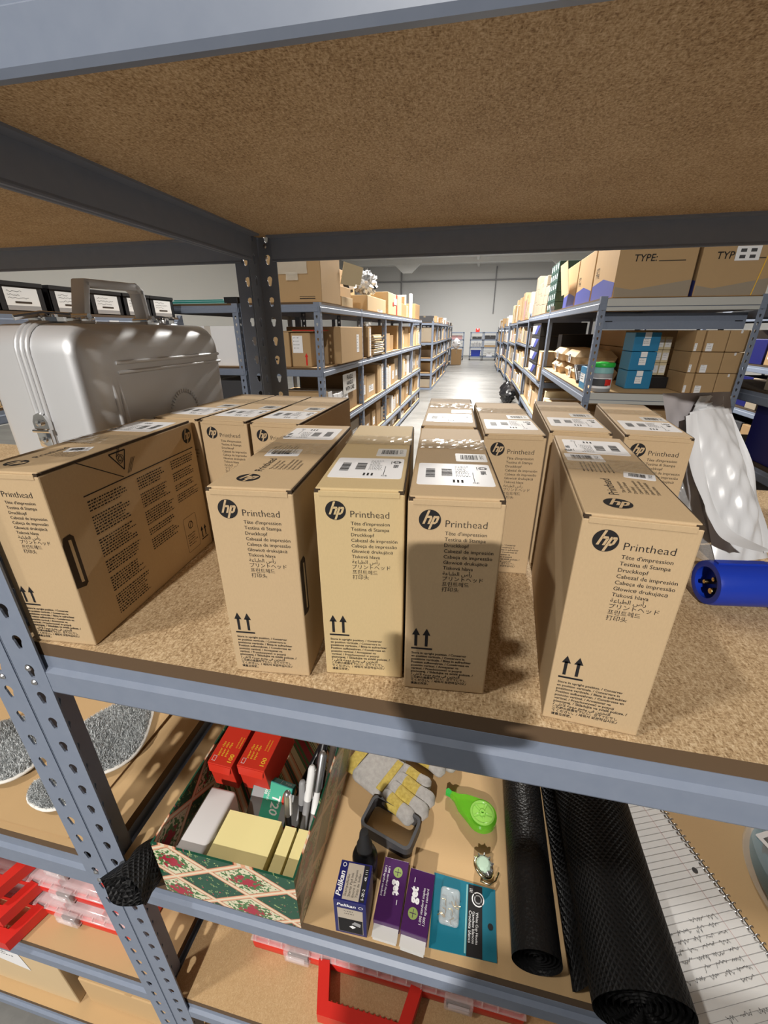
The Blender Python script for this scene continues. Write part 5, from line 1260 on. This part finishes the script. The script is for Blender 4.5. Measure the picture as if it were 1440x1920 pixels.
# wheeled carts at the end of the aisle
def cart(x0, y, w, label, extra=None):
    e = thing('utility_cart', label, 'cart', (x0, y, 0), 0, 'grey carts at the end of the aisle'); d = .5; H = 1.30
    for x in (0, w):
        for yy in (0, d):
            g = G(); g.rbox(x-.022, yy-.022, .12, x+.022, yy+.022, H, .004); g.build('upright', 'paint', e)
            g = G(); g.lathe([(.055,-.016),(.06,-.012),(.06,.012),(.055,.016)], 18, 0, Matrix.Translation((x,yy,.0605)) @ Matrix.Rotation(PI/2,4,'Y')); g.rbox(x-.02,yy-.02,.06,x+.02,yy+.02,.13,.003,1); g.build('castor', ['rubber','steel'], e, 40)
    for z in (.16, .58, .93, 1.26):
        g = G(); g.box(0,0,z,w,d,z+.012); g.box(-.02,-.022,z-.02,w+.02,-.012,z+.035); g.box(-.02,d+.012,z-.02,w+.02,d+.022,z+.035); g.build('cart_shelf', 'paint', e)
    for z in (.3, .42, .75, 1.08):
        g = G(); g.tube([(0,d,z),(w,d,z)],.006,6); g.build('back_wire', 'paint', e)
    return e
for x0, w, lb in ((-1.02,.62,'leftmost grey cart at the end of the aisle, partly hidden by the left rack'), (-.06,.58,'grey cart with a red box on top and a blue bin below'), (.58,.60,'grey cart second from the right rack, with a tan carton on its shelf'), (1.24,.55,'rightmost grey cart at the end of the aisle, under a white tray')): cart(x0, 22.3, w, lb)
carton(.16, 22.35, 1.273, .34, 22.6, 1.45, 'small red box on top of the blue-bin cart', None, 'red', True, name='red_box', dark='label')
g = G(); g.add([(.02,0,0),(.44,0,0),(.44,.36,0),(.02,.36,0),(-.0,-.02,.30),(.46,-.02,.30),(.46,.38,.30),(0,.38,.30)],[(0,3,2,1),(0,1,5,4),(1,2,6,5),(2,3,7,6),(3,0,4,7)]); g.box(-.01,-.03,.28,.47,-.015,.31)
tag(g.build('storage_bin', 'blue', None, None, (-.0,22.36,.173)), 'blue plastic bin on the lowest shelf of the cart with the red box', 'bin')
for k, (x, h) in enumerate(((.0,.20),(.10,.24),(.22,.27),(.34,.22))):
    g = G(); g.lathe([(.04,0),(.045,.01),(.045,h*.7),(.02,h*.85),(.018,h),(.0001,h)], 14); tag(g.build('white_bottle', 'label', None, 40, (x+.05,22.45,.5925)), 'white bottle on the middle shelf of the blue-bin cart', 'bottle', 'white bottles on the cart')
carton(.62, 22.33, .5925, 1.16, 22.7, .70, 'tan carton on the middle shelf of the cart beside the blue-bin cart', None, 'carton', True)
carton(.75, 22.36, .173, 1.02, 22.7, .36, 'white parcel low in the cart beside the blue-bin cart', None, 'label', True)
carton(1.30, 22.36, 1.273, 1.75, 22.7, 1.37, 'white tray on top of the rightmost cart', None, 'label', True)
carton(-.78, 16.1+3.2, 0, -.35, 19.75, .62, 'brown carton on the floor at the far end of the left racks', None, 'carton_d', True)
g = G(); rn = random.Random(31); zs = [rn.uniform(-.05,.05) for _ in range(400)]
g.grid(lambda u, v: ((.16+zs[int(u*16) % 16+16*int(v*10)])*math.cos(2*PI*u)*math.sin(PI*(.08+.86*v)), (.3+zs[int(u*16) % 16+16*int(v*10)])*math.sin(2*PI*u)*math.sin(PI*(.08+.86*v)), .45*v), 16, 10); tag(g.build('white_bundle', 'label', None, 30, (-.60,19.5,.622)), 'bundle of white packing on the floor carton at the far end', 'bundle')
# shelving at the far right; boards and pale carton coloured dark for shade
rack('dark blue rack at the far right, half hidden behind the plastic bag', 'y', 0, [2.75, 4.2], 2.36, 3.5, [1.56, .985, .50, .12], 1.6, (), -1, .08, None, ('core_shade','core_shade'))
for k, (z0, z1, m_, lb) in enumerate(((.5006, .92, 'navy', 'dark blue carton on the lower shelf of the far right rack'), (.1206, .44, 'grey', 'dark grey carton on the bottom shelf of the far right rack'), (.9856, 1.20, 'taupe', 'pale carton coloured grey-brown for shade, middle shelf of the far right rack'))):
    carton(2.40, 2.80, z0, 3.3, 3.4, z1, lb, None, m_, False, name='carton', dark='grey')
for k, (xa, xb, zz, lb) in enumerate(((1.25, 1.70, .74, 'added dark brown carton low at the aisle end of the nearest right rack'), (1.73, 2.23, .80, 'added dark brown carton low at the far end of the nearest right rack'))):
    carton(xa, 3.50, .2506, xb, 4.12, zz, lb, None, 'carton_d', True)  # added cartons, coloured dark to fill the shaded space under the shelf
# a further row of shelving, added; its dark colours stand in for shade
rack('added dark-coloured rack in the row beyond the far right, seen past the plastic bag', 'y', 0, [4.9, 7.4, 9.9], 3.6, 4.6, [1.56, 1.0, .50, .10], 1.555, (), -1, .07, None, ('core_shade','core_shade'))
for b_ in range(2):
    for li, zt in enumerate((1.0, .50, .10)):
        filler(None, 3.62, 4.5, (4.9, 7.4)[b_], (7.4, 9.9)[b_], zt+.0006, .42, '%s shelf of the added dark rack beyond the far right' % ('second','third','bottom')[li], 1, 500+b_*5+li, ('carton_d','grey','taupe','navy'), 1, .0)
g = G(); g.box(0,0,0,.0015,.42,.17); X = frame((.0022,0,0),(0,1,0),(0,0,1))
for i, s_ in enumerate(('FRAGILE','HANDLE','WITH CARE')): g.text(s_, .21, .118-.048*i, size=.052, m=1, X=X, align='C', bold=.02)
tag(g.build('fragile_label', ['greylabel','ink'], None, None, (-.781,3.44,.86)), 'white FRAGILE HANDLE WITH CARE label on the third shelf of the left rack', 'label')
for k, (x, z, w_, h_, m_, lb) in enumerate(((-.98,.173,.5,.30,'grey','dark load low on the leftmost cart'), (-.98,.943,.5,.20,'pink','dull red load high on the leftmost cart'), (.02,.943,.45,.14,'grey','dark load on the upper shelf of the blue-bin cart'), (.62,.943,.5,.20,'grey','dark load on the upper shelf of the tan-carton cart'), (1.28,.173,.45,.30,'grey','dark load low on the rightmost cart'), (1.28,.593,.45,.24,'grey','dark load on the middle shelf of the rightmost cart'))):
    carton(x, 22.34, z, x+w_, 22.74, z+h_, lb, None, m_, True, name='cart_load', cat='box', dark='midgrey')
# ------------------------------------------------------------------ the photographer, whose phone and arm throw the shadow on the cartons
def skinned(name, joints, edges, matn, parent, sub=2, root=0):
    me = bpy.data.meshes.new(name); me.from_pydata([j[0] for j in joints], edges, []); me.materials.append(M[matn])
    o = bpy.data.objects.new(name, me); COL.objects.link(o); o.parent = parent
    md = o.modifiers.new('skin', 'SKIN'); md.use_smooth_shade = True
    for i, j in enumerate(joints):
        r = j[1]; me.skin_vertices[0].data[i].radius = (r, r) if not isinstance(r, tuple) else r
    for i in range(len(joints)): me.skin_vertices[0].data[i].use_root = (i == root)
    sb = o.modifiers.new('sub', 'SUBSURF'); sb.levels = sub; sb.render_levels = sub
    return o
fw = Vector((math.sin(-.2081), math.cos(-.2081), 0)); Cm = cam.matrix_world.to_3x3(); RX, UY, FZ = Cm.col[0].copy(), Cm.col[1].copy(), -Cm.col[2]
PH = CAM - FZ*.010 - RX*.024 - UY*.0595
SH = -.05
person = thing('person', 'person in a dark shirt and jeans holding up a phone in front of the shelf', 'person', (.86+SH, -.62, 0))
base = Vector((.86, -.62, 0))
def P(x, y, z): return (x-base.x, y-base.y, z-base.z)
def PW(v): return (v[0]-.86-SH, v[1]+.62, v[2])
wr = PH - UY*.128 - FZ*.034 - RX*.004; pc = PH - UY*.066 - FZ*.046 - RX*.012
J = [(P(.46,-.63,.90),.130), (P(.525,-.63,1.08),.122), (P(.60,-.62,1.24),.130), (P(.665,-.61,1.34),.075), (P(.70,-.60,1.41),.055), (P(.735,-.585,1.475),.070), (P(.765,-.58,1.56),.085), (P(.78,-.585,1.63),.060),
     (P(.50,-.61,1.315),.058), (P(.50-SH-.02,-.50,1.04),.042), (PW(wr),.027), (PW(pc),.030),
     (P(.825,-.62,1.29),.058), (P(.90,-.63,1.03),.044), (P(.89,-.57,.79),.028), (P(.89,-.55,.71),.030),
     (P(.37,-.63,.86),.090), (P(.36,-.60,.47),.060), (P(.35,-.64,.09),.040), (P(.34,-.53,.05),.036),
     (P(.55,-.63,.86),.090), (P(.60,-.61,.47),.060), (P(.63,-.66,.09),.040), (P(.65,-.55,.05),.036), (P(.760,-.487,1.545),.014)]
E_ = [(0,1),(1,2),(2,3),(3,4),(4,5),(5,6),(6,7),(3,8),(8,9),(9,10),(10,11),(3,12),(12,13),(13,14),(14,15),(0,16),(16,17),(17,18),(18,19),(0,20),(20,21),(21,22),(22,23),(6,24)]
def fing(root, pts, r, w_=True):
    i = root
    for k, p in enumerate(pts):
        J.append((PW(p) if w_ else P(*p), r*(1-.12*k))); E_.append((i, len(J)-1)); i = len(J)-1
for k, (dv, L) in enumerate(((-.020,.9), (-.002,1.0), (.016,.97), (.034,.85))):    # four fingers behind the phone, tips round its right edge
    o0 = PH + UY*(dv-.045)
    fing(11, [o0 - RX*.030 - FZ*.024, o0 + RX*.008 - FZ*.021, o0 + RX*(.034+.006*L) - FZ*.018, o0 + RX*(.0475+.001*L) - FZ*.004], .0090)
fing(11, [PH - RX*.046 - UY*.045 - FZ*.022, PH - RX*.0485 - UY*.015 - FZ*.006, PH - RX*.0480 + UY*.010 - FZ*.004], .0105)
hb = Vector((.89,-.55,.69))
for k in range(4): fing(15, [hb + Vector((-.028+.018*k, .005, -.035)), hb + Vector((-.028+.018*k, .016, -.065)), hb + Vector((-.027+.018*k, .012, -.088))], .0088, False)
fing(15, [hb + Vector((-.036,.02,.0)), hb + Vector((-.042,.032,-.03))], .010, False)
skinned('body', J, E_, 'skin', person)
TS = [(P(.46,-.63,.88),.150), (P(.525,-.63,1.08),.145), (P(.60,-.62,1.24),.150), (P(.665,-.61,1.34),.095), (P(.50,-.61,1.315),.075), (P(.495-SH*.5,-.552,1.165),.062), (P(.825,-.62,1.29),.075), (P(.87,-.625,1.14),.062)]
skinned('shirt', TS, [(0,1),(1,2),(2,3),(3,4),(4,5),(3,6),(6,7)], 'shirt', person)
TR = [(P(.46,-.63,.92),.148), (P(.37,-.63,.84),.108), (P(.36,-.60,.47),.080), (P(.35,-.64,.11),.068), (P(.55,-.63,.84),.108), (P(.60,-.61,.47),.080), (P(.63,-.66,.11),.068)]
skinned('jeans', TR, [(0,1),(1,2),(2,3),(0,4),(4,5),(5,6)], 'jeans', person)
skinned('hair', [(P(.768,-.600,1.575),.094), (P(.782,-.592,1.64),.078), (P(.755,-.625,1.515),.075)], [(0,1),(0,2)], 'hair', person)
for x, y in ((.345,-.58), (.640,-.60)):
    g = G(); g.rbox(-.048,-.11,.001,.048,.15,.085,.03,0,Matrix.Translation(P(x,y,0)),3); g.build('shoe', 'rubber', person, 40)
e = thing('phone', 'black phone held up in portrait by the person', 'phone')
Mx = Matrix((RX, UY, FZ)).transposed().to_4x4(); Mx.translation = PH; e.matrix_world = Mx
g = G(); g.prism(rpoly(.072, .147, .010, 5), -.004, .004); g.build('phone_body', 'black', e)
g = G(); g.prism(rpoly(.066, .140, .007, 5), -.0046, -.004); g.build('screen', 'midgrey', e)
